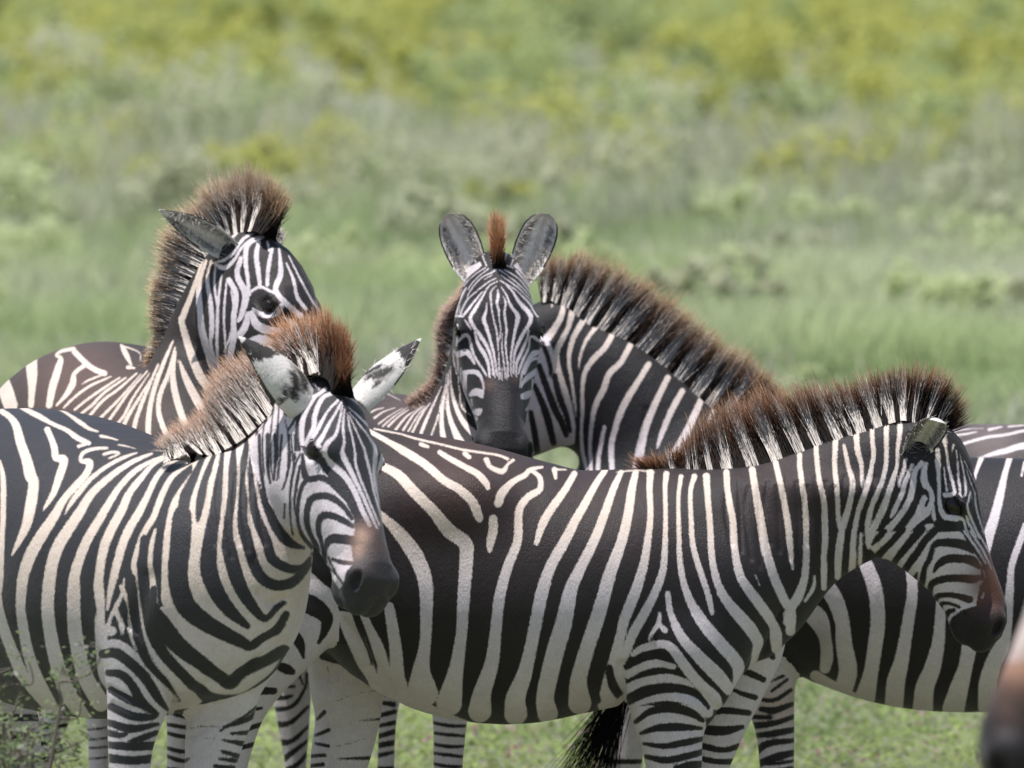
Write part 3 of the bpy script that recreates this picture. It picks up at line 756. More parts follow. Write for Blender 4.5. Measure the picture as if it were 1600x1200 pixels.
specD = dict(d=dD, parts=partsD, paint=pD, ground_px=800, label='zebra in front in full side view with its head facing right',
 ears=[dict(geo=(P3(1420, 722, dD-.05), P3(1468, 660, dD-.16), (.25, -1, -.25)), kw=dict(width=.041, curl=1.15, sharp=.55), style='white'),
       dict(geo=(P3(1472, 700, dD+.07), P3(1497, 688, dD+.20), (.6, .5, .2)), kw=dict(width=.026, curl=1.2, sharp=.6))],
 hspots=[(1558, 900, 50, lin(112, 72, 60), .95), (1540, 915, 36, lin(105, 68, 58), .8)],
 bspots=[(720, 730, 130, lin(74, 53, 48), .9), (960, 760, 140, lin(60, 46, 44), .8), (1240, 760, 120, lin(58, 46, 46), .8), (800, 900, 160, lin(48, 40, 40), .6)],
 wspots=[(1420, 790, 95, (.73, .655, .69), .95), (1340, 830, 60, (.73, .655, .69), .7), (900, 1090, 60, lin(190, 175, 165), .5)],
 folds=[('540,975 575,1030 620,1085', 9, .010, 'body'), ('1010,990 1030,1040 1090,1090', 12, .006, 'nearfore'), ('1120,1110 1095,1090 1060,1085', 8, .006, 'nearfore'), ('560,1000 540,1040 500,1060', 8, .006, 'farhind'), ('500,1110 540,1100 590,1095', 5, .004, 'farhind'), ('505,1150 540,1140 580,1140', 4, .004, 'farhind'), ("1222,960 1190,1030 1150,1080 1100,1130", 7, .010, 'body'), ("975,1040 968,1080 985,1110", 8, .012, 'body')]
 + [("%d,%d %d,%d %d,%d" % (x, 745+i % 3*8, x-6+i % 2*8, 800, x+4, 850+i % 4*12), 3.2, .0045, 'body') for i, x in enumerate(range(1140, 1400, 15))],
 manes=[dict(crest=[(1010, 738, 0), (1040, 741, 0), (1066, 740, 0), (1090, 740, 0), (1110, 738, 0), (1136, 731, 0), (1175, 724, 0), (1212, 712, 0), (1248, 700, 0), (1277, 690, 0), (1307, 680, 0), (1340, 669, 0), (1367, 660, 0), (1392, 652, 0), (1410, 648, 0), (1428, 652, 0), (1446, 660, 0), (1461, 670, 0), (1472, 680, 0)],
   tips=[(985, 716), (1030, 712), (1062, 696), (1085, 672), (1095, 655), (1112, 644), (1140, 630), (1172, 618), (1205, 608), (1240, 606), (1270, 600), (1315, 598), (1345, 588), (1378, 580), (1405, 574), (1440, 575), (1475, 578), (1500, 606), (1518, 655)],
   white=[(1.4, .14), (2.4, .14), (3.0, .14), (4, .18), (5, .2), (6, .19), (7, .19), (8.0, .18), (9, .18), (10, .18), (10.55, .08), (11.1, .18), (12.1, .2), (13.0, .2), (14, .22), (15, .14), (16, .1), (17, .08)],
   n=11000, seed=4, brown_from=[.9, .9, .9, .85, .7, .5, .35, .3, .25], blackc=BLACKH, wmul=1.3, midcol=np.array([.22, .092, .045]), tipcol=np.array([.52, .34, .22]), wfrac=.7, wlen=.6)],
 hooves=[(1058, -.13), (1088, .15), (366, -.14), (528, .14)])
zebra(specD)
# ================================================================ zebra A: left front, head turned to the camera
pA = Paint(); pA.group('body'); pA.base(-1)
pA.tile(0, 600, 4)
pA.W("-10,100,16 80,120,20 160,160,34 250,205,40 330,250,30 420,290,34 480,335,40 555,370,34", "555,370,20 490,390,26",
 "230,115,10 330,140,14 420,185,22 500,240,34 560,280,26 615,298,14", "630,325,24 680,335,20 735,350,12", "740,380,16 790,388,14 850,405,8",
 "10,170,40 60,205,44 100,260,56 130,370,64 165,470,70 190,570,80 210,620,70 195,740,76 165,880,64 120,980,44 75,1070,16",
 "295,285,44 320,340,44 340,400,48 350,460,50 400,475,56 370,580,54 335,680,44 300,740,34 270,790,12",
 "650,440,24 700,425,24 745,435,20 680,465,16", "855,430,16 760,465,28 660,520,30 570,590,34 500,670,40 440,750,34 405,815,12",
 "670,400,22 590,405,26 520,430,30 505,480,30 560,490,50 540,560,50 470,640,50 400,720,50 330,840,66 270,930,76 200,1050,80 150,1180,76 @0:850:3.4275 115,250,60 110,350,56 125,450,60 145,560,64 190,700,70 260,850,80 320,960,80",
 "950,435,20 850,475,34 740,540,42 640,620,50 560,700,56 500,800,66 420,920,76 360,1020,80 320,1150,80 @0:850:3.4275 260,250,72 255,350,72 270,480,76 295,600,80 330,720,84 380,830,90 460,930,60",
 "1030,450,24 930,490,30 830,555,40 750,640,44 690,730,50 620,850,60 570,930,64 520,1030,66 470,1180,70 @0:850:3.4275 395,250,74 395,350,76 400,450,80 420,580,80 460,720,90 540,850,100",
 "1050,440,40 950,510,30 880,590,44 810,680,50 760,790,60 700,900,64 650,1020,64 620,1190,60 @0:850:3.4275 530,250,60 540,350,50 535,430,60 545,560,70 560,700,70 590,760,60",
 "1140,450,30 1050,500,34 980,580,40 930,680,44 870,800,56 810,900,60 760,1020,60 715,1190,56 @0:850:3.4275 590,260,36 575,350,20",
 "1190,490,30 1120,540,34 1060,600,40 1010,700,44 960,830,44 900,930,44 860,1040,44 835,1130,40 850,1200,44 @0:850:3.4275 735,250,44 745,400,44 770,500,40 800,600,40 850,720,40 900,790,40",
 "972,910,20 950,990,34 935,1100,40 940,1190,44 @0:850:3.4275 820,280,50 830,380,56 860,500,60 910,600,60 970,680,64 1050,790,70 1070,850,60",
 "1200,580,44 1130,680,50 1090,760,60 1065,880,64 1050,1000,66 1040,1190,70 @0:850:3.4275 900,300,80",
 "0,480,20 20,600,40 20,800,40 10,1000,40 5,1200,40 @0:850:3.4275 0,300,24 20,450,60 60,560,64 110,680,70 150,740,70 240,860,50")
pA.tile(0, 850, 3.4275)
pA.W("665,185,14 655,260,20 620,340,30 590,400,24 565,470,30 560,500,30", "650,230,30 690,330,30 700,440,40 730,530,40 765,600,16", "620,360,30 650,430,30 655,480,14", "590,465,50 600,466,46",
 "560,545,44 620,530,36 690,570,40 760,650,44 820,740,50 880,840,50")
pA.tile(0, 0, 1)
pA.polyW("300,745 283,770 272,790 266,820 262,850 260,897 263,945 215,955 222,1000 235,1040 250,1075 262,1113 262,1130 540,1130 540,560 430,600 300,700")
pA.tile(0, 850, 3.4275)
pA.W("560,545,44 620,530,36 690,570,40 760,650,44 820,740,50 880,840,50")
A16 = '@200:600:2.306'
pA.B("@260:560:4 250,590,24 215,650,30 165,760,50 120,860,66 105,950,70 @200:600:2.306 195,480,66 190,560,72 180,700,70 210,800,70 280,860,60 350,900,50 410,930,40 440,945,30 480,920,30 540,890,30 575,830,20",
 "@260:560:4 300,600,20 270,680,30 240,760,36 215,880,50 200,980,30 195,1020,10",
 "@260:560:4 350,570,24 345,640,24 328,760,44 315,870,60 300,980,70 280,1100,80 @200:600:2.306 290,660,60 320,750,56 370,820,44 430,872,20",
 "@260:560:4 425,510,24 420,580,24 415,700,50 410,850,50 390,1000,50 385,1100,60 @200:600:2.306 365,600,50 400,720,48 440,790,40 490,845,24 530,820,20 570,790,10",
 "@260:560:4 470,440,24 500,530,24 485,640,40 475,760,30 480,880,50 475,1000,60 500,1120,70 @200:600:2.306 470,680,40 530,725,36 590,715,34 630,680,24 655,650,16",
 "@260:560:4 540,400,20 568,480,16 540,570,16 525,700,26 540,850,40 555,950,50 590,1060,60 630,1150,60 @200:600:2.306 520,630,34 580,665,30 630,660,20 655,630,14",
 "@260:560:4 600,330,20 622,400,20 585,480,20 575,600,36 590,720,50 610,850,50 640,950,50 690,1060,60 760,1150,50 860,1185,16",
 "@260:560:4 650,260,16 668,330,16 630,440,20 625,560,30 630,680,24 650,800,30 680,880,14", "@260:560:4 665,420,16 662,560,20 665,680,14 675,760,8",
 "@260:560:4 705,330,8 705,450,16 700,600,18 705,720,12",
 "@200:600:2.306 60,560,30 50,700,36 70,850,40 120,960,40 200,1050,36 290,1130,40 400,1130,24 470,1090,20 530,1040,20 580,960,16",
 "@200:600:2.306 300,1140,40 250,1180,30 180,1190,30", "@200:600:2.306 10,700,30 20,850,30 60,980,36 120,1060,24 185,1140,10",
 "@200:600:2.306 90,740,26 90,800,34 120,870,70 190,950,60 270,1010,50 330,1060,46 370,1080,40 420,1040,36 500,1000,34 570,960,30",
 "@200:600:2.306 370,1190,16 430,1150,16 470,1120,10")
pA.group('nearfore'); pA.base(-1); pA.ops['nearfore'] += pA.ops['body'][1:]
pA.tile(0, 850, 3.4275)
pA.polyW("400,560 560,560 620,545 700,590 760,660 880,830 920,950 900,1500 900,3000 400,3000")
pA.B("550,590,50 620,585,60 700,640,60 780,720,60 850,830,50 900,890,20", "580,690,40 650,700,50 710,760,50 760,850,60 840,910,30", "590,780,40 680,830,50 760,860,50",
 "590,870,40 700,920,50 800,930,40 840,920,20", "580,955,40 700,990,50 845,965,24", "575,1010,40 640,1025,34 680,1020,20", "690,1060,20 760,1040,40 840,1010,30",
 "570,1075,40 700,1085,50 820,1080,50", "570,1145,50 700,1160,50 810,1150,50")
pA.tile(0, 0, 1); pA.rings((160, 245), 1203, 1520, 21, 8)
pA.group('farfore'); pA.base(1); pA.tile(0, 850, 3.4275)
pA.B("1400,850,16 1300,930,20 1180,1000,14", "1200,980,20 1300,950,30 1390,900,40", "1240,1015,20 1345,1010,30", "1190,1050,14 1330,1075,40", "1190,1110,24 1290,1140,30", "1170,1150,16 1260,1160,30", "1150,1190,24 1250,1200,30",
 "1000,990,6 1100,975,8 1180,985,5", "1090,1040,4 1160,1045,6", "990,1160,24 1010,1150,16")
pA.tile(0, 0, 1); pA.rings((285, 375), 1215, 1520, 21, 8)
pA.group('hindleg'); pA.base(1); pA.rings((-140, 100), 1060, 1520, 30, 12)
# head
pA.group('head'); pA.base(-1); pA.tile(400, 680, 4)
pA.polyW("290,90 400,190 470,290 570,400 610,480 620,600 610,800 560,860 545,940 520,960 430,830 350,760 200,720 100,460 -60,200 -60,0 -60,-200 180,-320 250,-200 200,-60")
pA.tile(370, 480, 5)
pA.polyW("300,780 380,740 450,820 470,980 500,1100 500,1300 260,1300 150,1100")
pA.W("690,640,30 620,690,30 560,700,30", "620,690,26 560,780,36 520,860,44 505,960,44 510,1060,40", "750,670,30 680,700,34 640,760,40 610,850,40 600,940,40 560,1020,34 545,1080,30",
 "790,730,24 720,800,20 670,880,30 630,960,34 590,1020,34 580,1070,30", "820,740,20 770,830,24 710,930,30 670,1010,36 620,1080,50",
 "500,1060,40 560,1070,40 640,1080,36 660,1130,20", "825,770,16 800,900,24 770,1000,30 710,1060,40 685,1120,44 700,1180,44 @400:680:4 480,190,44 560,260,40 620,360,36 660,460,34 700,540,30 715,580,20",
 "840,800,12 830,950,22 840,1050,22 825,1120,30 @400:680:4 545,130,36 590,220,34 640,320,26 680,410,24 720,500,22 760,590,14",
 "865,830,8 880,930,16 905,1030,18 925,1150,20 @400:680:4 620,160,16 640,240,16 680,340,16 720,440,14 770,560,12",
 "880,850,8 930,960,14 975,1060,18 1000,1120,20 @400:680:4 695,160,20 720,260,18 740,360,16 770,460,14 800,570,10",
 "880,820,8 960,920,14 1030,1010,18 1080,1100,30 @400:680:4 745,150,30 740,250,24 755,350,18 780,440,14 810,560,10",
 "870,780,10 960,860,20 1060,960,20 1130,1040,24 1155,1110,30 @400:680:4 790,150,30 760,260,20 770,360,14 800,480,10",
 "840,690,14 900,720,16 980,780,20 1050,870,16 1110,950,14 1180,1050,14", "840,640,12 900,660,14 960,720,14 1000,790,10", "840,600,12 900,630,12 950,660,10", "600,600,20 640,640,14")
pA.tile(400, 680, 4)
pA.W("800,240,14 780,380,12 790,440,24 800,440,20")
pA.B("290,120,16 300,230,40 330,275,40 400,265,40 460,290,40 520,350,34 580,420,30 620,520,20 640,580,10", "320,270,30 280,340,26 260,450,24 265,560,20 300,640,24 350,700,24",
 "600,520,24 540,440,34 470,390,44 400,380,44 345,400,44 320,470,40 320,560,36 350,640,30 380,700,34 385,750,24", "605,570,30 540,530,40 460,500,44 410,510,44 390,560,36 395,620,30 415,690,24 430,790,30",
 "620,660,60 540,650,60 470,650,56 435,700,30 430,780,24", "620,800,24 540,795,30 480,775,20", "450,760,10 490,850,14 530,910,14", "350,740,16 400,790,14 480,850,12 545,930,12",
 "300,90,24 340,110,60 400,150,50 440,190,20 480,290,14", "440,190,16 520,270,20 580,370,20", "75,0,30 75,200,24 90,300,14", "120,0,24 125,120,24 110,280,14", "160,0,14 150,150,14 130,280,10", "205,0,14 210,150,20 190,270,14 165,340,10",
 "245,0,20 250,90,24", "275,120,10 240,200,16 215,350,16 215,520,10 230,620,6", "240,120,20 235,220,14", "275,190,14 255,300,20 240,420,16 250,500,10", "180,430,10 175,520,10", "20,0,20 30,200,24 60,400,20 100,520,12", "150,560,8 220,650,10 290,700,10")
pA.tile(370, 480, 5)
pA.B("380,760,14 410,840,24 370,830,16", "480,690,40 490,760,20 450,880,20 400,960,16", "470,900,20 465,1000,24 490,1110,30", "215,900,8 200,1040,14 203,1200,16 215,1300,12", "285,800,8 265,1000,13 265,1200,15 280,1330,10", "330,760,8 318,1000,14 322,1200,14 330,1340,8", "375,880,6 400,1000,10 400,1200,11 395,1300,8", "425,1000,10 430,1100,16 440,1200,14")
pA.tile(400, 680, 4)
pA.polyB("625,580 720,575 820,600 900,800 960,930 900,1160 760,1160 660,1140 540,1050 545,920 610,840 600,700")
pA.ops['body'] = pA.ops['body']+[o for o in pA.ops['head'][1:] if o[0] == 's']
dA = 19.0
hA = Head(P3(518, 597, dA-.28), (.250, -.49, -.84), (.70, -.56, .42), s=.945, k=.05, wid=1.12)
partsA = [
 Chain('body', [(-190, 850, 1.0, 90, 80), (-140, 850, .95, 150, 150), (-60, 850, .8, 200, 190), (20, 862, .6, 225, 205), (100, 880, .35, 236, 210), (180, 900, .1, 225, 190), (250, 912, -.05, 205, 165), (310, 920, -.15, 170, 150), (340, 930, -.2, 130, 120)], k=.06, d=dA),
 Chain('body', [(318, 955, -.22, 130, 105), (335, 900, -.25, 140, 110), (358, 842, -.22, 132, 105), (396, 795, -.2, 100, 82), (432, 748, -.2, 80, 64), (460, 700, -.2, 66, 52), (485, 650, -.22, 52, 44)], k=.08, d=dA),
 Chain('nearfore', [(240, 900, -.18, 85, 70), (232, 960, -.22, 78, 62), (228, 1020, -.24, 68, 55), (220, 1075, -.24, 54, 48), (210, 1125, -.24, 43, 40), (204, 1165, -.24, 36, 36), (203, 1200, -.24, 33, 33)], k=.06, d=dA),
 Chain('farfore', [(350, 1000, -.1, 90, 80), (350, 1060, -.12, 62, 60), (345, 1110, -.12, 53, 46), (336, 1150, -.12, 47, 42), (328, 1200, -.12, 40, 38)], k=.06, d=dA),
 Chain('hindleg', [(-80, 960, .9, 110, 80), (-30, 1060, .9, 60, 60), (20, 1130, .9, 42, 40), (30, 1180, .9, 34, 32), (28, 1230, .9, 30, 28)], k=.06, d=dA),
 Chain('hindleg', [(-170, 960, .7, 100, 70), (-160, 1060, .68, 60, 55), (-150, 1150, .66, 42, 38), (-145, 1230, .66, 32, 30)], k=.06, d=dA),
 hA]
for c, x, yo, hd_ in ((2, 203, -.24, 0), (3, 320, -.12, 0), (4, 30, .9, 1), (5, -145, .66, 1)):
    st = {2: [(240, 900, -.18, 85, 70), (232, 960, -.22, 78, 62), (228, 1020, -.24, 68, 55), (220, 1075, -.24, 54, 48), (210, 1125, -.24, 43, 40), (204, 1165, -.24, 36, 36), (203, 1200, -.24, 33, 33)],
          3: [(350, 1000, -.1, 90, 80), (350, 1060, -.12, 62, 60), (345, 1110, -.12, 53, 46), (336, 1150, -.12, 47, 42), (328, 1200, -.12, 40, 38)],
          4: [(-80, 960, .9, 110, 80), (-30, 1060, .9, 60, 60), (20, 1130, .9, 42, 40), (30, 1180, .9, 34, 32), (28, 1230, .9, 30, 28)],
          5: [(-170, 960, .7, 100, 70), (-160, 1060, .68, 60, 55), (-150, 1150, .66, 42, 38), (-145, 1230, .66, 32, 30)]}[c]
    partsA[c] = Chain(partsA[c].group, leg_tail(st, x, yo, dA, hd_), k=.06, d=dA)
zebra(dict(d=dA, parts=partsA, paint=pA, ground_px=200, label='left front zebra with its head turned three quarters to the viewer and both ears spread', alias={'hindleg': 'hindleg'},
 cream_z=.98, wspots=[(430, 700, 60, (.73, .655, .69), .9), (440, 800, 60, (.73, .655, .69), .6)], black=np.array([.034, .033, .038]),  hspots=[(566, 836, 17, lin(192, 158, 140), .95), (560, 858, 15, lin(172, 140, 124), .9), (578, 822, 18, lin(125, 98, 88), .7), (548, 872, 14, lin(125, 100, 92), .6), (592, 856, 20, lin(88, 72, 68), .7), (575, 884, 22, lin(78, 66, 64), .6), (600, 920, 40, lin(52, 45, 45), .6)],
 ears=[dict(geo=(P3(483, 648, dA-.30), P3(373, 526, dA-.36), (-.45, .75, -.45)), kw=dict(width=.056, curl=1.15, sharp=.75)),
       dict(geo=(P3(557, 641, dA-.20), P3(658, 529, dA-.02), (.45, .75, -.45)), kw=dict(width=.044, curl=1.2, sharp=.75))],
 folds=[('292,1128 320,1105 350,1098 385,1085', 5, .005, 'farfore'), ('300,1150 330,1135 370,1125', 4, .004, 'farfore'), ('345,1070 375,1060 400,1030', 7, .006, 'body'), ('170,1075 200,1090 240,1110', 4, .004, 'nearfore'), ('175,1100 200,1108 235,1118', 4, .003, 'nearfore'), ('230,905 215,960 205,1010', 16, .008, 'body'), ('405,925 425,945 445,935', 6, .008, 'body'), ("286,1113 270,1090 262,1050", 8, .012, 'nearfore'), ("400,880 430,930 440,960 425,1000", 14, .006, 'body'), ("300,1090 340,1060 400,1040 440,1010", 10, .006, 'body')]
   + [("%d,%d %d,%d %d,%d" % (x, 735+i*2, x-4, 790, x+6, 850+i % 3*10), 3.5, .0045, 'body') for i, x in enumerate(range(330, 420, 13))],
 manes=[dict(crest=[(264, 711, -.16), (288, 714, -.2), (307, 714, -.2), (325, 714, -.2), (342, 709, -.2), (358, 699, -.2), (376, 686, -.2), (394, 671, -.2), (410, 656, -.2), (424, 642, -.2), (440, 628, -.2), (462, 612, -.2)],
   tips=[(250, 692, -.15), (264, 678, -.15), (275, 668, -.15), (292, 660, -.15), (310, 650, -.15), (318, 640, -.15), (322, 606, -.15), (330, 590, -.15), (344, 575, -.15), (366, 560, -.15), (392, 552, -.15), (420, 550, -.15)],
   white=[(.25, .2), (1, .2), (2, .2), (3, .22), (4, .22), (5, .2), (6, .26), (7, .26), (8, .24), (9, .24), (10, .24)], n=8500, seed=14, half=.024, brown_from=.8, midcol=np.array([.34, .20, .14]), tipcol=np.array([.58, .40, .28]), wlen=.95, wfrac=.7),
  dict(crest=[(474, 594, -.26), (482, 586, -.28), (490, 581, -.3), (502, 580, -.3), (514, 584, -.31), (526, 592, -.32), (534, 606, -.33), (536, 616, -.34)],
   tips=[(412, 544, -.2), (434, 512, -.22), (452, 500, -.24), (478, 488, -.26), (505, 490, -.28), (530, 502, -.32), (542, 530, -.35), (540, 575, -.38)],
   white=[(.5, .12), (1.0, .12), (1.55, .12), (2.2, .12), (3.0, .12)], n=5500, seed=15, half=.024, brown_from=.7, midcol=np.array([.32, .14, .07]), tipcol=np.array([.58, .35, .20]), wlen=.9, wfrac=.68)],
 hooves=[(203, -.24), (320, -.12), (30, .9), (-145, .66)], seed=8))
# ================================================================ zebra B: left rear, looking right over the front one
pB = Paint(); pB.group('body'); pB.base(-1); pB.tile(0, 500, 3)
pB.W("20,260,30 28,330,70 50,400,70", "185,130,24 150,180,54 150,250,54 150,320,38 145,400,30", "300,108,40 330,105,30",
 "345,135,24 290,145,20 265,165,18 285,180,26 275,220,36 260,270,40 245,320,40 230,400,34", "350,150,30 400,200,30 440,230,30 490,250,30", "400,210,24 350,250,24 340,300,36 310,350,26 265,400,14",
 "500,250,10 420,280,14 385,300,8", "520,265,12 420,310,16 340,370,16 300,410,14", "560,270,12 470,330,16 400,380,16 350,420,14", "590,270,12 490,340,16 430,400,18 380,440,16", "640,250,12 560,320,16 480,380,18 420,450,18",
 "660,255,10 560,370,16 500,430,18 450,480,18", "690,240,12 610,330,16 560,400,18 490,500,18", "700,250,10 620,370,16 580,450,18 520,520,18", "710,270,10 650,370,18 590,470,22 560,560,20", "740,210,14 690,330,20 640,460,24 610,590,28",
 "810,100,14 760,220,24 715,350,26 695,480,30 700,620,26", "820,130,14 790,250,24 750,350,26 745,440,28 780,540,30 800,600,24", "820,150,20 810,250,30 825,360,36 870,500,36", "840,190,14 870,270,34 920,370,44 970,450,40",
 "@200:250:2.667 310,420,14 265,560,24 230,650,30 225,680,30 260,800,36 300,900,40 360,980,40", "@200:250:2.667 325,420,16 295,520,24 300,620,26 310,720,30 350,850,34 380,920,30",
 "@200:250:2.667 345,420,9.9 330,500,16.5 345,600,19.8 350,700,22.0 345,770,14.3 370,850,11.0", "@200:250:2.667 365,430,8.8 360,520,11.0 375,640,11.0 370,760,11.0", "615,210,14 590,160,30 570,120,20", "570,120,12 650,150,10 660,190,10", "600,222,24 630,225,14", "700,680,40 760,690,40 850,640,40")
pB.group('leg'); pB.base(1); pB.tile(0, 0, 1)
pB.rings((255, 300), 1100, 1520, 17, 7, slope=5, seed=4); pB.rings((120, 180), 1117, 1520, 16.5, 4, slope=-2, seed=5, jit=1.5); pB.rings((-20, 116), 1110, 1520, 24, 9, seed=6)
pB.group('head'); pB.base(-1); pB.tile(200, 250, 2.667)
pB.W("400,420,10 440,385,14 480,330,14 530,300,12", "350,430,10 390,420,14 430,400,10", "455,300,14 430,330,14 420,350,10")
pB.W("390,480,8.8 375,600,13.2 370,740,14.3 375,860,11.0", "410,510,7.7 400,640,11.0 405,760,8.8 410,860,5.5", "430,540,7.7 440,620,11.0 430,720,11.0 400,800,8.8", "420,500,24 450,560,24 440,660,24 440,740,26 420,840,30",
 "470,410,20 455,480,24 490,560,30 475,640,24 460,670,16", "560,318,20 500,350,24 490,420,20 500,500,16 505,560,16", "545,340,16 535,400,22 545,480,20 550,530,16", "600,370,16 585,450,18 580,520,16",
 "630,370,10 635,430,18 635,480,24 615,540,24 650,590,24 720,650,24", "660,430,8 690,500,14 705,570,16 740,620,16", "670,400,6 720,500,10 770,590,10 800,630,8", "700,380,6 770,480,10 820,580,10", "580,340,10 590,380,10",
 "512,548,14 550,528,14 590,545,12 620,560,10", "520,620,10 560,645,26 620,634,30 645,600,20", "515,640,26 540,690,36 600,712,34 660,710,20", "500,640,20 490,690,30 465,730,30", "500,765,30 550,750,46 600,770,46", "650,655,14 700,690,16",
 "360,430,16 400,450,20 440,420,14 470,370,12 500,340,10")
pB.ops['body'] = pB.ops['body']+pB.ops['head'][1:]
pB.ops['head'] = pB.ops['body']
dB = 20.8
hB = Head(P3(416, 374, dB-.05), (.36, -.38, -.72), (.74, -.36, .42), s=1.04, k=.05, wid=1.0)
hB.eye = .82
def LB(st, x, yo, hd_): return Chain('leg', leg_tail(st, x, yo, dB, hd_), k=.05, d=dB)
partsB = [
 Chain('body', [(70, 690, .85, 70, 70), (82, 705, .75, 105, 120), (115, 722, .6, 160, 160), (165, 735, .4, 202, 185), (215, 750, .2, 195, 175), (262, 765, .05, 178, 150), (290, 770, -.1, 140, 130)], k=.06, d=dB),
 Chain('body', [(275, 740, -.05, 110, 100), (280, 680, -.05, 98, 80), (292, 620, -.03, 78, 64), (308, 560, 0, 62, 50), (324, 500, 0, 54, 42), (345, 450, 0, 48, 40), (375, 405, -.02, 42, 38)], k=.08, d=dB),
 LB([(275, 930, -.1, 70, 60), (276, 1040, -.1, 34, 34), (278, 1120, -.1, 19, 20), (276, 1200, -.1, 16, 16)], 276, -.1, 0),
 LB([(225, 930, .2, 60, 60), (215, 1040, .2, 34, 34), (205, 1120, .2, 24, 22), (203, 1200, .2, 18, 18)], 203, .2, 0),
 LB([(130, 900, .5, 80, 70), (146, 1040, .5, 34, 34), (153, 1120, .5, 20, 20), (154, 1200, .5, 16, 18)], 154, .5, 1),
 LB([(70, 900, .7, 80, 70), (86, 1040, .7, 44, 38), (88, 1110, .7, 26, 24), (60, 1190, .7, 22, 20)], 52, .7, 1),
 hB]
BR = np.array([.060, .042, .036])
zebra(dict(d=dB, parts=partsB, paint=pB, ground_px=200, label='left rear zebra whose raised head with the tall pale brown mane is above the others', cream_z=.9,
 black=np.array([.026, .022, .022]), bspots=[(110, 590, 120, lin(100, 80, 72), .9), (200, 640, 70, lin(96, 78, 72), .8), (280, 520, 40, lin(60, 50, 48), .5)],
 ears=[dict(geo=(P3(366, 399, dB-.08), P3(248, 328, dB-.14), (.12, -.8, -.5)), kw=dict(width=.040, curl=.9, sharp=.75), style='white'),
       dict(geo=(P3(425, 372, dB+.04), P3(445, 366, dB+.18), (.8, .2, .2)), kw=dict(width=.035, curl=1.2, sharp=.7))],
 manes=[dict(crest=[(238, 568, .02), (252, 556, .02), (266, 540, .02), (276, 524, .02), (282, 504, .02), (286, 482, .02), (293, 460, .02), (301, 438, .02), (308, 420, .02), (318, 402, .02), (330, 388, .02), (345, 374, .02), (360, 364, .02), (374, 358, 0), (388, 354, -.02), (402, 354, -.05), (415, 358, -.08), (424, 366, -.1)],
   tips=[(228, 570), (232, 556), (236, 535), (238, 512), (236, 490), (235, 465), (237, 440), (244, 415), (246, 392), (252, 370), (268, 342), (296, 316), (318, 290), (344, 274), (372, 266), (402, 268), (434, 284), (456, 312)],
   white=[(i+.5, .22) for i in range(1, 11)]+[(11.5, .16), (12.4, .14), (13.2, .13), (14.2, .13), (15.2, .13)], n=11000, wmul=1.75, seed=24, half=.026, brown_from=.85, midcol=np.array([.42, .27, .165]), tipcol=np.array([.68, .51, .35]), wlen=.9, wfrac=.68)],
 hooves=[(276, -.1), (203, .2), (154, .5), (52, .7)], seed=9))
# ================================================================ zebra C: middle rear, face straight at the camera
pC = Paint(); pC.group('body'); pC.base(-1); pC.tile(560, 460, 5)
pC.W("100,920,20 140,900,16 200,885,12", "125,965,24 200,915,16 290,885,10", "160,1010,20 240,950,14 340,890,10", "190,1030,20 270,960,16 380,885,10", "235,1030,24 320,950,18 440,870,10", "280,1080,26 300,1045,26 380,950,20 490,870,10",
 "350,1060,26 430,940,20 510,870,12", "385,1080,20 460,950,18 530,870,10", "420,1080,24 500,930,24 560,850,12", "480,1150,34 490,1085,34 540,960,30 600,830,18 650,720,12", "560,1160,20 570,1105,20 620,960,20 650,830,16 680,700,12 690,620,8",
 "680,1200,50 665,1130,50 650,1000,40 660,850,28 695,700,20 705,600,12", "850,1230,70 800,1160,70 740,1040,50 700,900,34 700,760,20 710,650,10", "1000,1180,60 950,1130,70 830,1010,50 770,900,40 735,780,30 720,660,16 720,560,10",
 "190,800,30 130,830,30", "200,760,16 330,830,10", "780,640,14 790,760,16 810,880,20 880,950,10", "740,420,10 745,520,14 770,620,14")
pC.group('leg'); pC.base(1); pC.tile(400, 860, 3.53)
pC.B("110,752,16 210,750,20", "85,810,30 150,815,30 200,800,20", "95,880,30 200,860,26 270,760,20 280,680,20", "100,960,40 190,950,30 290,860,20", "140,1060,40 200,1050,30 300,960,20", "155,1150,40 220,1100,30 300,1040,20", "150,1220,40 230,1180,30 290,1110,24", "240,690,20 260,740,14",
 "690,790,30 760,795,30", "690,840,24 760,850,34", "680,910,30 765,890,30", "670,970,24 765,950,30", "660,1030,30 765,1000,34", "650,1080,34 770,1060,34", "640,1140,34 770,1110,20")
pC.tile(0, 0, 1); pC.rings((660, 740), 1130, 1540, 15, 6, slope=3, seed=14); pC.rings((420, 500), 1215, 1540, 16, 6, seed=15); pC.rings((575, 625), 1198, 1540, 16, 6, seed=16)
pC.group('head'); pC.base(-1); pC.tile(660, 390, 6)
pC.polyW("290,230 540,110 560,150 420,270 350,400 310,380"); pC.polyW("850,150 900,110 1090,250 1080,400 1010,340 950,250")
